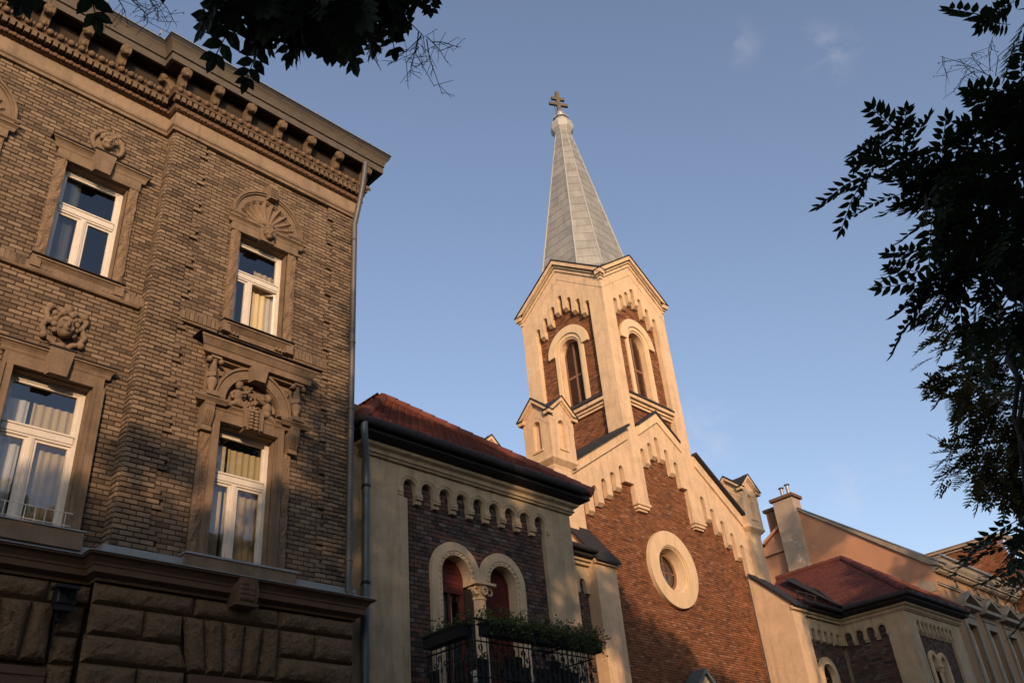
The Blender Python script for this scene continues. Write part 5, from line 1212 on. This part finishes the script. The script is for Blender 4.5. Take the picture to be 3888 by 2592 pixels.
# flower boxes hooked on the rail, with trailing plants
def leaves(mb, pts, size, flat=.6):
    for p in pts:
        d = Vector((random.gauss(0, 1), random.gauss(0, 1), random.gauss(0, flat))).normalized(); w = d.orthogonal().normalized(); w = Matrix.Rotation(random.uniform(0, 6.28), 3, d) @ w
        s = size * random.uniform(.6, 1.3); q = Vector(p)
        i = [mb.raw(q), mb.raw(q + d * s * .5 + w * s * .3), mb.raw(q + d * s), mb.raw(q + d * s * .5 - w * s * .3)]; mb.f.append(tuple(i))
def planter(x0, x1, y0, y1, lab, dens, hang):
    t = thing('flower_box', ((x0 + x1) / 2, (y0 + y1) / 2, 5.36), lab, 'flower box', 'flower boxes on the balcony rail')
    b = MB(); b.wbox(x0, x1, y0, y1, 5.36, 5.56); b.wbox(x0 - .015, x1 + .015, y0 - .015, y1 + .015, 5.54, 5.575); b.build('box', 'iron_black', t)
    pts = []; ln = max(x1 - x0, y1 - y0); st = []
    for k in range(int(ln * dens)):
        px = random.uniform(x0, x1); py = random.uniform(y0, y1); hh = random.gauss(.10, .07); drop = random.random() < .5
        c = Vector((px + random.gauss(0, .04), py + random.gauss(0, .05), 5.58 + max(-.05, hh)))
        if drop: c = Vector((px, (y0 if y1 - y0 < .4 else py) - abs(random.gauss(.05, .06)), 5.60 - abs(random.gauss(0, hang))))
        st.append(c)
        for j in range(5): pts.append(c + Vector((random.gauss(0, .035), random.gauss(0, .035), random.gauss(0, .03))))
    b = MB(); leaves(b, pts, .05); o = b.build('plants', 'leaf_vine', t, fix=False); o['kind'] = 'stuff'
    b = MB()
    for c in st[::6]: b.tube([(min(max(c.x, x0 + .02), x1 - .02), min(max(c.y, y0 + .02), y1 - .02), 5.55), c + Vector((0, 0, .03))], .004, 4, False)
    o = b.build('stems', 'leaf_vine', t, fix=False); o['kind'] = 'stuff'
planter(bx0_ + .05, 12.1, by0 - .24, by0 - .03, 'black flower box with trailing green plants on the balcony front, nearer the apartment house', 300, .10)
planter(12.15, bx1_, by0 - .24, by0 - .03, 'black flower box with yellowing plants on the balcony front, nearer the church', 400, .15)
planter(bx0_ - .24, bx0_ - .03, by0 + .05, by1 - .2, 'black flower box along the short side of the balcony facing the apartment house', 110, .03)
# things standing on the balcony
def pot(x, y, m, lab, s=1.0):
    t = thing('flower_pot', (x, y, bz), lab, 'flower pot', 'pots on the balcony floor')
    b = MB(); b.lathe((x, y), [(.09 * s, bz + .022), (.13 * s, bz + .24 * s), (.145 * s, bz + .245 * s), (.145 * s, bz + .29 * s), (.12 * s, bz + .285 * s)], 14); b.build('pot', m, t, 40)
    b = MB(); leaves(b, [(x + random.gauss(0, .08), y + random.gauss(0, .08), bz + .32 * s + abs(random.gauss(0, .12))) for k in range(160)], .07); o = b.build('plant', 'leaf_vine', t, fix=False); o['kind'] = 'stuff'
pot(10.75, 11.35, 'curtain_pale', 'white plant pot at the corner of the balcony near the apartment house')
pot(11.35, 11.35, 'tile_red', 'terracotta plant pot behind the middle of the balcony railing'); pot(12.7, 11.3, 'tile_red', 'terracotta plant pot at the church end of the balcony', 1.1)

# ------------------------------------------------------------------ ochre house beyond the church
oc = thing('ochre_house', (44, 16, 0), 'ochre plastered house with patched blank side wall, chimney and pedimented windows', 'building')
XO, YO = 35.62, 12.25
fs = Fr(XO, 0, R(-90))
b = MB(fs); b.slab([(-24, 0), (-YO - .006, 0), (-YO - .006, 11.25), (-16.95, 15.03), (-17.9, 14.6), (-18.8, 14.02), (-24, 12.0)], -.4, 0); b.build('side_wall', 'plaster_ochre', oc)
b = MB(fs); b.slab([(-YO - .05, 11.28), (-16.9, 15.0), (-16.9, 15.12), (-YO + .35, 11.27), (-YO + .35, 11.13)], -.35, .10, back=True); b.build('verge', 'plaster_grey', oc)
b = MB(fs); b.slab([(-YO + .42, 11.235), (-16.92, 15.125), (-16.92, 15.16), (-YO + .45, 11.27)], -.5, .13, back=True); b.build('verge_flashing', 'metal_grey', oc)
b = MB(fs); b.slab([(-13.4, 10.55), (-13.2, 10.72), (-12.9, 10.66), (-12.75, 10.86), (-12.6, 10.70), (-12.45, 10.74), (-12.3, 10.6), (-12.27, 10.28), (-13.4, 10.28)], 0, .03); b.build('bare_patch', 'plaster_grey', oc)
b = MB(fs); b.slab([(-17.86, 9), (-16.92, 9), (-16.92, 15.6), (-17.86, 15.6)], -.35, .35); b.build('chimney', 'plaster_worn', oc)
ch_ = oc.children[-1]
b = MB(fs); b.box(-17.96, -16.82, 15.605, 15.74, -.45, .45); b.build('chimney_cap', 'stone_brown', ch_)
for v, h in ((-17.42, 16.22), (-17.12, 16.28)):
    p = fs.p(v, 0, .1)[:2]; b = MB(); b.lathe(p, [(.075, 15.74), (.075, h - .08)], 12); b.lathe(p, [(.10, h - .06), (.14, h - .04), (.10, h), (.02, h + .02)], 12); b.build('flue_pipe', 'metal_grey', ch_, 40)
b = MB(fs); b.box(-18.5, -17.97, 13.2, 15.42, -.7, -.05); c2_ = b.build('chimney', 'brick_red', oc); b = MB(fs); b.box(-18.6, -17.9, 15.425, 15.55, -.8, .04); b.build('chimney_cap', 'stone_brown', c2_)
b = MB(fs); b.slab([(-18.85, 14.04), (-17.87, 14.58), (-17.87, 14.72), (-18.85, 14.17)], -.3, .16, back=True); b.box(-19.4, -17.87, 13.52, 13.68, -.1, .12); b.build('verge', 'plaster_ochre', oc)
b = MB(); i = [b.raw(p) for p in ((XO + .02, YO - .3, 11.3), (58, YO - .3, 11.3), (58, 17, 15.0), (XO + .02, 17, 15.0), (58, 24, 12), (XO + .02, 24, 12))]; b.f += [(i[0], i[1], i[2], i[3]), (i[3], i[2], i[4], i[5])]; b.build('roof', 'tile_dark', oc, fix=False)
ff = Fr(0, YO); wins = [37.30 + 2.12 * k for k in range(9)]
b = MB(ff); b.slab([(XO + .006, 0), (58, 0), (58, 11.2), (XO + .006, 11.2)], -.4, 0, [[(u, 7.1), (u + .92, 7.1), (u + .92, 9.25), (u, 9.25)] for u in wins] + [[(u + .1, 10.62), (u + .45, 10.62), (u + .45, 10.95), (u + .1, 10.95)] for u in wins]); b.build('front_wall', 'wall_ochre_front', oc)
b = MB(); b.sweep([(-.02, 10.98), (.08, 11.0), (.08, 11.06), (.30, 11.10), (.30, 11.16), (.34, 11.2), (.40, 11.28), (.42, 11.40), (.46, 11.46), (-.02, 11.5)], [(XO, 13.2), (XO, YO), (58, YO)] if False else [(XO - .02, YO), (58, YO)]); b.build('cornice', 'plaster_grey', oc)
b = MB(); b.tube([(XO - .02, YO - .48, 11.50), (58, YO - .48, 11.50)], .06, 8); b.build('gutter', 'metal_grey', oc, 40)
me = local_mesh('dentil', 'plaster_grey', lambda mb: mb.box(0, .10, 0, .10, -.1, .12))
x = XO + .1
while x < 52: inst(me, 'dentil', (x, YO - .12, 10.98), 0, oc); x += .24
b = MB(ff); b.box(XO + .01, 58, 10.50, 10.56, 0, .06); b.box(XO + .01, 58, 10.565, 10.60, 0, .09); b.build('string_course', 'plaster_grey', oc)
for u in wins:
    uc_ = u + .46
    b = MB(ff); b.box(u + .02, u + .06, 10.56, 10.98, -.02, .04) if False else None
    b.slab([(u + .02, 10.56), (u + .53, 10.56), (u + .53, 11.0), (u + .02, 11.0)], -.02, .035, [[(u + .1, 10.62), (u + .45, 10.62), (u + .45, 10.95), (u + .1, 10.95)]]); b.build('attic_surround', 'plaster_grey', oc)
    b = MB(ff); b.box(u + .08, u + .47, 10.6, 10.97, -.25, -.2); b.build('pane', 'glass_dark', oc)
    b = MB(ff); b.slab([(u - .20, 6.98), (u + 1.12, 6.98), (u + 1.12, 9.45), (u - .20, 9.45)], -.02, .07, [[(u, 7.1), (u + .92, 7.1), (u + .92, 9.25), (u, 9.25)]]); b.build('surround', 'plaster_grey', oc)
    b = MB(ff); b.box(u - .15, u + 1.07, 9.455, 9.75, -.02, .05); b.box(u - .2, u + 1.12, 9.55, 9.62, -.02, .09); b.build('frieze_panel', 'plaster_grey', oc)
    b = MB(ff); b.box(u - .38, u + 1.30, 9.80, 9.93, -.02, .34); b.slab([(u - .38, 9.935), (uc_, 10.34), (u + 1.30, 9.935), (u + 1.30, 10.06), (uc_, 10.50), (u - .38, 10.06)], -.02, .36, back=True); b.slab([(u - .2, 9.935), (u + 1.12, 9.935), (uc_, 10.30)], -.02, .05); b.build('pediment', 'plaster_grey', oc)
    b = MB(ff); b.box(u - .25, u + 1.17, 6.86, 6.975, -.02, .2); b.build('window_sill', 'stone_brown', oc)
    b = MB(ff); w = .07
    for q in ((u, u + w, 7.1, 9.25), (u + .92 - w, u + .92, 7.1, 9.25), (u + w, u + .92 - w, 9.25 - w, 9.25), (u + w, u + .92 - w, 8.42, 8.52), (u + .43, u + .49, 7.1, 8.42)): b.box(*q, -.26, -.18)
    wn_ = b.build('window', 'paint_white', oc); b = MB(ff); b.box(u, u + .92, 7.1, 9.25, -.24, -.23); b.build('pane', 'glass_dark', wn_)
b = MB(); b.wbox(XO + .1, 58, YO + .7, YO + .8, 3, 11.1); b.build('room', 'room_dark', oc)

# ------------------------------------------------------------------ red brick house farther along
rb_ = thing('brick_house', (49, 16, 0), 'taller red brick gable wall with grey moulded parapet rising beyond the ochre house', 'building')
b = MB(); b.wbox(44.2, 58, 11.75, 24, 0, 13.1); i = [b.raw(p) for p in ((44.2, 11.75, 13.1), (44.2, 24, 13.1), (44.2, 13.1, 13.85), (44.2, 12.1, 13.85), (44.2, 20, 13.85))]; b.f.append((i[0], i[1], i[4], i[2], i[3])); b.build('wall', 'mortar_red', rb_)
fw = Fr(44.19, 0, R(-90)); br = lay(lambda z: [(-20, -11.76)], 10.2, 13.8, .08, .22); m = MB(fw)
for q in br: m.box(*q, -.02, .006, back=False)
o = m.build('brick_facing', 'brick_red', rb_, fix=False); o['kind'] = 'stuff'
b = MB(fw); b.box(-20, -11.6, 13.80, 13.90, -.2, .10); b.box(-20, -11.5, 13.905, 14.02, -.2, .22); b.box(-20, -11.9, 14.025, 14.06, -.2, .26); b.build('parapet', 'plaster_grey', rb_)
b = MB(); b.wbox(44.4, 58, 11.45, 11.75, 13.2, 13.9); b.build('cornice', 'plaster_grey', rb_)

# ------------------------------------------------------------------ street block behind the camera: it shades the lower storeys
def block(x0, x1, y, h, lab, wm):
    t = thing('opposite_house', ((x0 + x1) / 2, y - 6, 0), lab, 'building', 'houses across the street')
    fr = Fr(0, y, R(180)); ws = []; u = -x1 + 1.2
    while u < -x0 - 2: ws.append(u); u += 2.6
    hl = [[(u, z), (u + 1.1, z), (u + 1.1, z + 2), (u, z + 2)] for u in ws for z in (1.2, 5.0, 8.8) if z + 2.6 < h]
    b = MB(fr); b.slab([(-x1, 0), (-x0, 0), (-x0, h), (-x1, h)], -.5, 0, hl); b.build('front_wall', wm, t)
    b = MB(); b.wbox(x0, x1, y - 12, y - .6, 0, h); b.build('body', wm, t)
    b = MB(); b.wbox(x0, x1, y + .01, y + .45, h - .35, h); b.build('cornice', 'plaster_grey', t)
    b = MB(); i = [b.raw(p) for p in ((x0, y + .4, h + .02), (x1, y + .4, h + .02), (x1, y - 6, h + 2.0), (x0, y - 6, h + 2.0), (x1, y - 12, h), (x0, y - 12, h))]; b.f += [(i[0], i[1], i[2], i[3]), (i[3], i[2], i[4], i[5]), (i[0], i[3], i[5]), (i[1], i[4], i[2])]; b.build('roof', 'tile_dark', t, fix=False)
    for q in hl:
        b = MB(fr); b.box(q[0][0], q[1][0], q[0][1], q[2][1], -.3, -.28); b.build('pane', 'glass_dark', t)
block(-42, -18, -11, 11.6, 'plain plastered house across the street, leftmost behind the photographer', 'facade_opposite')
block(-17.8, 2, -11, 12.3, 'plain plastered house directly across the street behind the photographer', 'plaster_grey')
block(2.2, 11.6, -11, 10.4, 'low plain plastered house across the street, third from the left behind the photographer', 'facade_opposite')
block(11.8, 44, -11, 16.2, 'tall plain plastered house across the street, rightmost behind the photographer', 'plaster_grey')

# ------------------------------------------------------------------ street trees with feathered leaves
def frond_arrays(n_pairs, length, leaflet, wid, droop):
    """one feathered leaf along +x: leaflets as folded lozenges"""
    V, Fc = [], []
    def leaflet_at(p, d, s):
        d = d.normalized(); up = Vector((0, 0, 1)); w = d.cross(up)
        w = w.normalized() if w.length > .1 else Vector((0, 1, 0)); dn = Vector((0, 0, -1)); i = len(V)
        for t, q, k in ((0, 0, 0), (.28, 1, -.02), (.62, .86, -.07), (1, 0, -.16), (.62, -.86, -.07), (.28, -1, -.02), (.5, 0, .0)):
            V.append(tuple(p + d * (s * t) + w * (s * wid * q) + dn * (s * -k * -1)))
        Fc.extend([(i, i + 1, i + 2, i + 6), (i + 6, i + 2, i + 3), (i, i + 6, i + 4, i + 5), (i + 6, i + 3, i + 4)])
    for k in range(n_pairs):
        t = .14 + .80 * k / max(1, n_pairs - 1); p = Vector((length * t, 0, -droop * length * t * t)); s = leaflet * (.72 + .5 * math.sin(math.pi * (.12 + .8 * t)))
        for q in (-1, 1): leaflet_at(p + Vector((random.uniform(-.006, .006), 0, 0)), Vector((.45 + .25 * t, q * (1.0 - .3 * t), random.uniform(-.35, -.05))), s)
    leaflet_at(Vector((length * .97, 0, -droop * length * .95)), Vector((1, 0, -.35)), leaflet)
    i = len(V); r = .0018
    for x in (0, .5, 1):
        c = Vector((length * x, 0, -droop * length * x * x)); V.extend([tuple(c + Vector((0, r, r))), tuple(c + Vector((0, -r, r))), tuple(c + Vector((0, 0, -r)))])
    for a in (0, 3): Fc.extend([(i + a, i + a + 3, i + a + 4, i + a + 1), (i + a + 1, i + a + 4, i + a + 5, i + a + 2), (i + a + 2, i + a + 5, i + a + 3, i + a)])
    return np.array(V), Fc
def crown_mesh(name, material, parent, places, variants):
    """places: (pos, dir, scale); joined into one mesh"""
    allv, faces, off = [], [], 0
    for p, d, s in places:
        V, Fc = variants[random.randrange(len(variants))]
        d = Vector(d).normalized(); up = Vector((0, 0, 1)) + Vector((random.gauss(0, .35), random.gauss(0, .35), 0)); y = up.cross(d)
        if y.length < .05: y = d.orthogonal()
        y.normalize(); z = d.cross(y); M3 = np.array([[d.x, y.x, z.x], [d.y, y.y, z.y], [d.z, y.z, z.z]])
        allv.append((V * s) @ M3.T + np.array(p)); faces.extend([tuple(k + off for k in f) for f in Fc]); off += len(V)
    o = origin(parent); A = np.concatenate(allv) - np.array(o)
    me = bpy.data.meshes.new(name); me.from_pydata(A.tolist(), [], faces); me.materials.append(MATS[material])
    ob = bpy.data.objects.new(name, me); COL.objects.link(ob); ob.parent = parent; return ob
def W_at(px, py, dist):
    return Vector(CAMP) + Vector(ray(px, py)) * dist
def limb(b, pts, r0, r1, wob=.05):
    P = [Vector(p) for p in pts]; Q = []; n = 5
    for a, c in zip(P, P[1:]):
        for k in range(n): Q.append(a.lerp(c, k / n) + Vector((random.gauss(0, wob), random.gauss(0, wob), random.gauss(0, wob))) * (1 if Q else 0))
    Q.append(P[-1]); b.tube(Q, [r0 + (r1 - r0) * (k / (len(Q) - 1)) ** .8 for k in range(len(Q))], 8)
def tree(name, base, fork, label, clumps, leaf, variants, dens, top_shade=(), shade_leaf=None, r=.16):
    """clumps: (centre, radius, growth direction). every clump sits at the end of its own limb"""
    t = thing(name, base, label, 'tree', 'street trees')
    b = MB(); bp = Vector(base); fk = Vector(fork)
    limb(b, [bp, bp.lerp(fk, .5) + Vector((.06, -.04, 0)), fk], r, r * .7, .015); b.lathe(base[:2], [(r * 1.5, base[2]), (r * 1.15, base[2] + .15), (r, base[2] + .4)], 10); b.build('trunk', 'bark', t, 60)
    places = []
    for c, rad, grow, n in clumps:
        c = Vector(c); g = Vector(grow).normalized()
        b = MB(); s0 = fk + (c - fk) * .02; mid = fk.lerp(c, .55) + Vector((0, 0, .12 * (c - fk).length * (.5 if c.z > fk.z else 1))); limb(b, [s0, mid, c - g * rad * .3], max(.010, min(r * .3, .010 * (c - fk).length)), .007, .03); 
        tw = []
        for k in range(max(3, n // 4)):
            q = c + Vector((random.gauss(0, .55), random.gauss(0, .55), random.gauss(0, .5))) * rad
            st = c - g * rad * .3
            b.tube([st, st.lerp(q, .5) + Vector((0, 0, .08 * rad)), q], [.005, .003, .0015], 5)
            tw.append((st, q))
        b.build('branch', 'bark', t, 60)
        for k in range(n):
            st, q = tw[random.randrange(len(tw))]; p = st.lerp(q, random.uniform(.35, 1.0)) + Vector((random.gauss(0, .05), random.gauss(0, .05), random.gauss(0, .04)))
            d = (q - st).normalized() * .5 + g * .75 + Vector((random.gauss(0, .5), random.gauss(0, .5), random.gauss(-.15, .3)))
            places.append((p, d, random.uniform(.75, 1.2)))
    if places: crown_mesh('crown', leaf, t, places, variants)
    # leaf masses placed to throw shade on the facades, out of view
    if top_shade:
        V = []
        for c, rad in top_shade:
            c = Vector(c); b = MB(); limb(b, [fk, fk.lerp(c, .6) + Vector((0, 0, .3)), c], r * .4, .02, .05); b.build('branch', 'bark', t, 60)
            for k in range(int((560 if rad < 1.7 else 330) * rad * rad)):
                q = Vector((random.gauss(0, 1), random.gauss(0, 1), random.gauss(0, 1))).normalized() * rad * random.random() ** .4
                V.append(c + q)
        m = MB(); leaves(m, V, .30, .5); m.build('shade_crown', shade_leaf or leaf, t, fix=False)
    return t
fA = [frond_arrays(5, .20, .062, .26, .18) for k in range(4)] + [frond_arrays(6, .23, .060, .25, .25) for k in range(2)]
fB = [frond_arrays(7, .24, .058, .19, .22) for k in range(4)] + [frond_arrays(8, .27, .055, .19, .3) for k in range(2)]
def px_clumps(lst, d, spread=1.0):
    out = []
    for px, py, rp, n, gx, gy in lst:
        dd = d * random.uniform(.93, 1.07); g = W_at(px + gx * 50, py + gy * 50, dd * .99) - W_at(px, py, dd)
        out.append((W_at(px, py, dd), rp * dd / FPX * spread, g, n))
    return out
# tree overhead: its lowest spray hangs into the top of the view
CA = [(915, -125, 55, 9, -.6, .8), (975, -55, 55, 11, -.6, .8), (1035, -15, 45, 9, -.3, 1), (1115, -55, 60, 12, -.1, 1), (1215, -85, 60, 12, 0, 1), (1315, -85, 60, 12, 0, 1), (1405, -75, 55, 11, .1, 1), (1485, -125, 50, 9, .2, 1), (1565, -165, 40, 6, .3, 1), (1595, -125, 25, 4, .3, 1),
      (805, -245, 50, 6, -.3, .8), (575, -355, 60, 6, -.2, .8), (215, -245, 50, 6, -.3, .7), (965, -315, 110, 14, 0, 1), (1215, -305, 130, 18, 0, 1), (1465, -335, 110, 12, .1, 1), (1865, -535, 120, 10, .2, 1), (415, -535, 180, 16, -.3, 1)]
tree('street_tree', (-1.3, 1.5, .12), (-.7, 1.9, 4.6), 'leafy branch tips hanging dark into the top of the view above the apartment house cornice', px_clumps(CA, 3.6), 'leaf_dark', fA, 1, r=.17)
CB = [(3330, 560, 50, 4, -1, -.1), (3350, 650, 50, 4, -1, .25), (3430, 600, 60, 5, -1, -.3), (3470, 700, 70, 7, -.8, .5), (3560, 590, 70, 14, -.5, -.6), (3600, 700, 90, 17, -.8, .3), (3700, 620, 100, 20, -.7, -.4), (3800, 480, 90, 20, -.7, -.5), (3890, 400, 60, 11, -.8, -.4), (3700, 820, 100, 20, -.8, .5), (3830, 720, 120, 27, -.6, .1),
      (3640, 960, 60, 7, -1, .4), (3590, 1040, 40, 7, -.9, .5), (3580, 1150, 50, 7, -1, .35), (3680, 1060, 80, 11, -.7, .6), (3800, 960, 110, 18, -.6, .4), (3850, 1120, 90, 15, -.6, .6), (3900, 40, 40, 7, -.9, .3), (3720, 1170, 60, 7, -.5, .9),
      (3900, 1990, 30, 5, -1, .4), (3910, 2070, 30, 5, -1, .3), (4020, 600, 160, 38, -.6, 0), (4020, 950, 160, 26, -.6, .2), (4050, 2050, 100, 14, -.7, .3), (4150, 1500, 100, 5, -.5, .2)]
tree('street_tree', (6.6, .3, .12), (6.0, .9, 4.6), 'nearer dark tree with long feathered leaves reaching in from the right edge', px_clumps(CB, 4.5), 'leaf_dark', fB, 1, r=.16)
CC = [(3660, 1290, 70, 29, -.7, .1), (3750, 1260, 80, 35, -.5, 0), (3850, 1300, 100, 44, -.4, .1), (3620, 1430, 50, 22, -1, .1), (3670, 1430, 70, 31, -.9, .2), (3770, 1430, 100, 49, -.5, .2), (3860, 1480, 90, 39, -.4, .2), (3670, 1540, 60, 28, -.8, .4), (3760, 1560, 100, 49, -.5, .4), (3860, 1620, 90, 39, -.4, .3),
      (3690, 1690, 50, 24, -1, .3), (3650, 1760, 40, 17, -1, .2), (3770, 1720, 90, 44, -.5, .4), (3720, 1790, 60, 28, -.6, .6), (3820, 1820, 80, 39, -.5, .6), (3880, 1880, 50, 19, -.3, .7), (3870, 1730, 80, 35, -.4, .3), (4020, 1400, 200, 62, -.4, 0), (4010, 1750, 180, 53, -.4, .2), (3930, 2200, 40, 14, -.6, .3), (3970, 2230, 60, 19, -.5, .3)]
tree('street_tree', (14.6, -1.6, .12), (13.8, -1.0, 4.3), 'farther tree with olive leaves toned as if sunlit, behind the nearer one at the right edge', px_clumps(CC, 9.0), 'leaf_olive_sunlit', fB, 1, r=.2)
# bare flower stalks among the tips
st_ = thing('flower_stalk', W_at(1560, 100, 3.6), 'thin withered flower sprays hanging below the branch tips at the top', 'flower stalk', 'withered flower sprays')
def sprays(root, anchors):
    b = MB(); m = MB()
    for (px, py), (qx, qy), d in anchors:
        a, c = W_at(px, py, d), W_at(qx, qy, d + random.uniform(-.1, .1)); mid = a.lerp(c, .5) + Vector((random.gauss(0, .015), random.gauss(0, .015), .02)); b.tube([a, mid, c], [.0022, .0016, .001], 4, False)
        for k in range(9):
            s = a.lerp(mid, .6).lerp(c, random.random()); e = s + Vector((random.gauss(0, .035), random.gauss(0, .035), random.gauss(-.025, .02))); b.tube([s, e], [.0011, .0008], 4, False)
            m.fr = None; i0 = len(m.v); dn = Vector((random.gauss(0, .3), random.gauss(0, .3), -1)).normalized() * random.uniform(.008, .018); w = dn.orthogonal().normalized() * .0024
            for q in (e, e + dn * .5 + w, e + dn, e + dn * .5 - w): m.raw(q)
            m.f.append((i0, i0 + 1, i0 + 2, i0 + 3))
    b.build('stalks', 'bark', root, fix=False); m.build('seed_heads', 'leaf_dark', root, fix=False)
sprays(st_, [((1560, 90), (1620, 230), 3.6), ((1590, 120), (1650, 330), 3.6), ((1600, 130), (1560, 260), 3.6), ((1620, 150), (1680, 360), 3.6), ((1600, 140), (1470, 250), 3.6), ((1640, 160), (1740, 180), 3.6), ((1440, 130), (1390, 210), 3.5), ((1460, 120), (1420, 230), 3.5), ((1620, 140), (1700, 240), 3.6), ((1590, 180), (1550, 340), 3.6)])
s2 = thing('flower_stalk', W_at(550, 20, 3.8), 'thin withered flower sprays hanging against the apartment house gutter', 'flower stalk', 'withered flower sprays')
sprays(s2, [((440, -20), (480, 50), 3.8), ((480, -20), (570, 40), 3.8), ((520, -10), (640, 90), 3.8), ((560, -10), (600, 85), 3.8), ((500, 0), (560, 90), 3.8), ((600, -10), (660, 80), 3.8)])
s3 = thing('flower_stalk', W_at(3700, 270, 4.7), 'thin withered flower sprays above the right-hand tree', 'flower stalk', 'withered flower sprays')
sprays(s3, [((3760, 290), (3570, 215), 4.7), ((3740, 280), (3690, 200), 4.7), ((3760, 270), (3770, 140), 4.7), ((3700, 270), (3620, 350), 4.7), ((3780, 290), (3850, 160), 4.7), ((3580, 215), (3600, 300), 4.7), ((3720, 300), (3660, 250), 4.7)])

# trees on the near pavement behind the camera; their crowns dapple the facades
TYR = -3.6
def blob(X, Y, Z, r):
    k = Y - TYR; return ((X - .70 * k, TYR + random.uniform(-.5, .5), Z + .275 * k), r)
def shade_tree(x, label, blobs):
    tree('shade_tree', (x, TYR, .12), (x, TYR, 4.5), label, [], 'leaf_dark', fB, 1, top_shade=[blob(*q) for q in blobs] + [((x + dx, TYR + dy, z), 2.1) for dx, dy, z in ((-1.8, .3, 7.2), (1.6, -.4, 7.6), (0, -1.2, 9.0), (.3, .2, 5.6))], r=.2)  # wide low clumps added to hold skylight off the shaded walls
shade_tree(-7.5, 'tall leafy tree on the pavement behind the photographer, leftmost of its row', [(1.5, 12.2, 5.6, 1.0), (2.7, 12.2, 6.7, .6), (3.9, 12.2, 6.7, .5), (3.2, 12.2, 5.5, .9), (4.6, 12.2, 6.1, .8), (5.0, 12, 7.4, .45)])
shade_tree(-4.0, 'tall leafy tree on the pavement behind the photographer, second from left in its row', [(5.5, 12, 6.4, .7), (6.5, 12, 6.2, .9), (7.8, 12, 6.6, 1.0), (8.2, 12, 8.2, .6), (7.1, 12, 7.3, .45), (7.9, 12, 9.1, .35), (5.2, 12, 7.7, .35), (8.3, 12, 7.4, .6)])
shade_tree(.5, 'tall leafy tree on the pavement behind the photographer, in the middle of its row', [(9.6, 12.3, 7.6, 1.2), (11.0, 12.3, 8.6, 1.1), (12.4, 12.3, 7.8, 1.3), (14.0, 12.3, 8.4, 1.0), (10.4, 12.3, 6.2, 1.2), (13.6, 12.3, 6.6, 1.3), (12.0, 12.6, 9.6, 1.0), (9.3, 12.3, 9.0, .9), (12.6, 13.6, 10.6, 1.0), (10.6, 13.4, 10.6, 1.0), (13.8, 12.6, 9.7, .8), (16.5, 14.6, 8, 1.2)])
shade_tree(7.5, 'tall leafy tree on the pavement behind the photographer, second from right in its row', [(20.8, 15.2, 7.3, 1.1), (22.3, 15.2, 7.0, .8), (19.4, 15.2, 8.7, .6), (24.3, 15.2, 6.5, .7), (18.8, 15.2, 7.6, 1.1), (20.3, 15.2, 6.4, 1.2), (22.4, 15.2, 6.0, 1.0), (24.0, 15.2, 5.4, .8), (20.0, 15.2, 8.4, .45)])
shade_tree(15.5, 'tallest leafy tree on the near pavement behind the photographer, rightmost of its row', [(28.4, 15.1, 12.6, 1.1), (28.5, 15.1, 10.9, .9), (29.6, 14.3, 8.2, 1.2), (31.8, 12, 8.0, 1.4), (34.0, 12, 8.2, 1.4), (32.6, 13, 10.4, 1.3), (35.6, 16.8, 13.8, 1.3), (35.6, 13.2, 11.2, .6), (37.5, 12.2, 9.2, 1.6), (40.5, 12.2, 9.6, 1.9), (43.5, 12.2, 9.5, 1.9), (30.5, 14, 6, 1.6), (33.5, 12, 6, 1.6)])
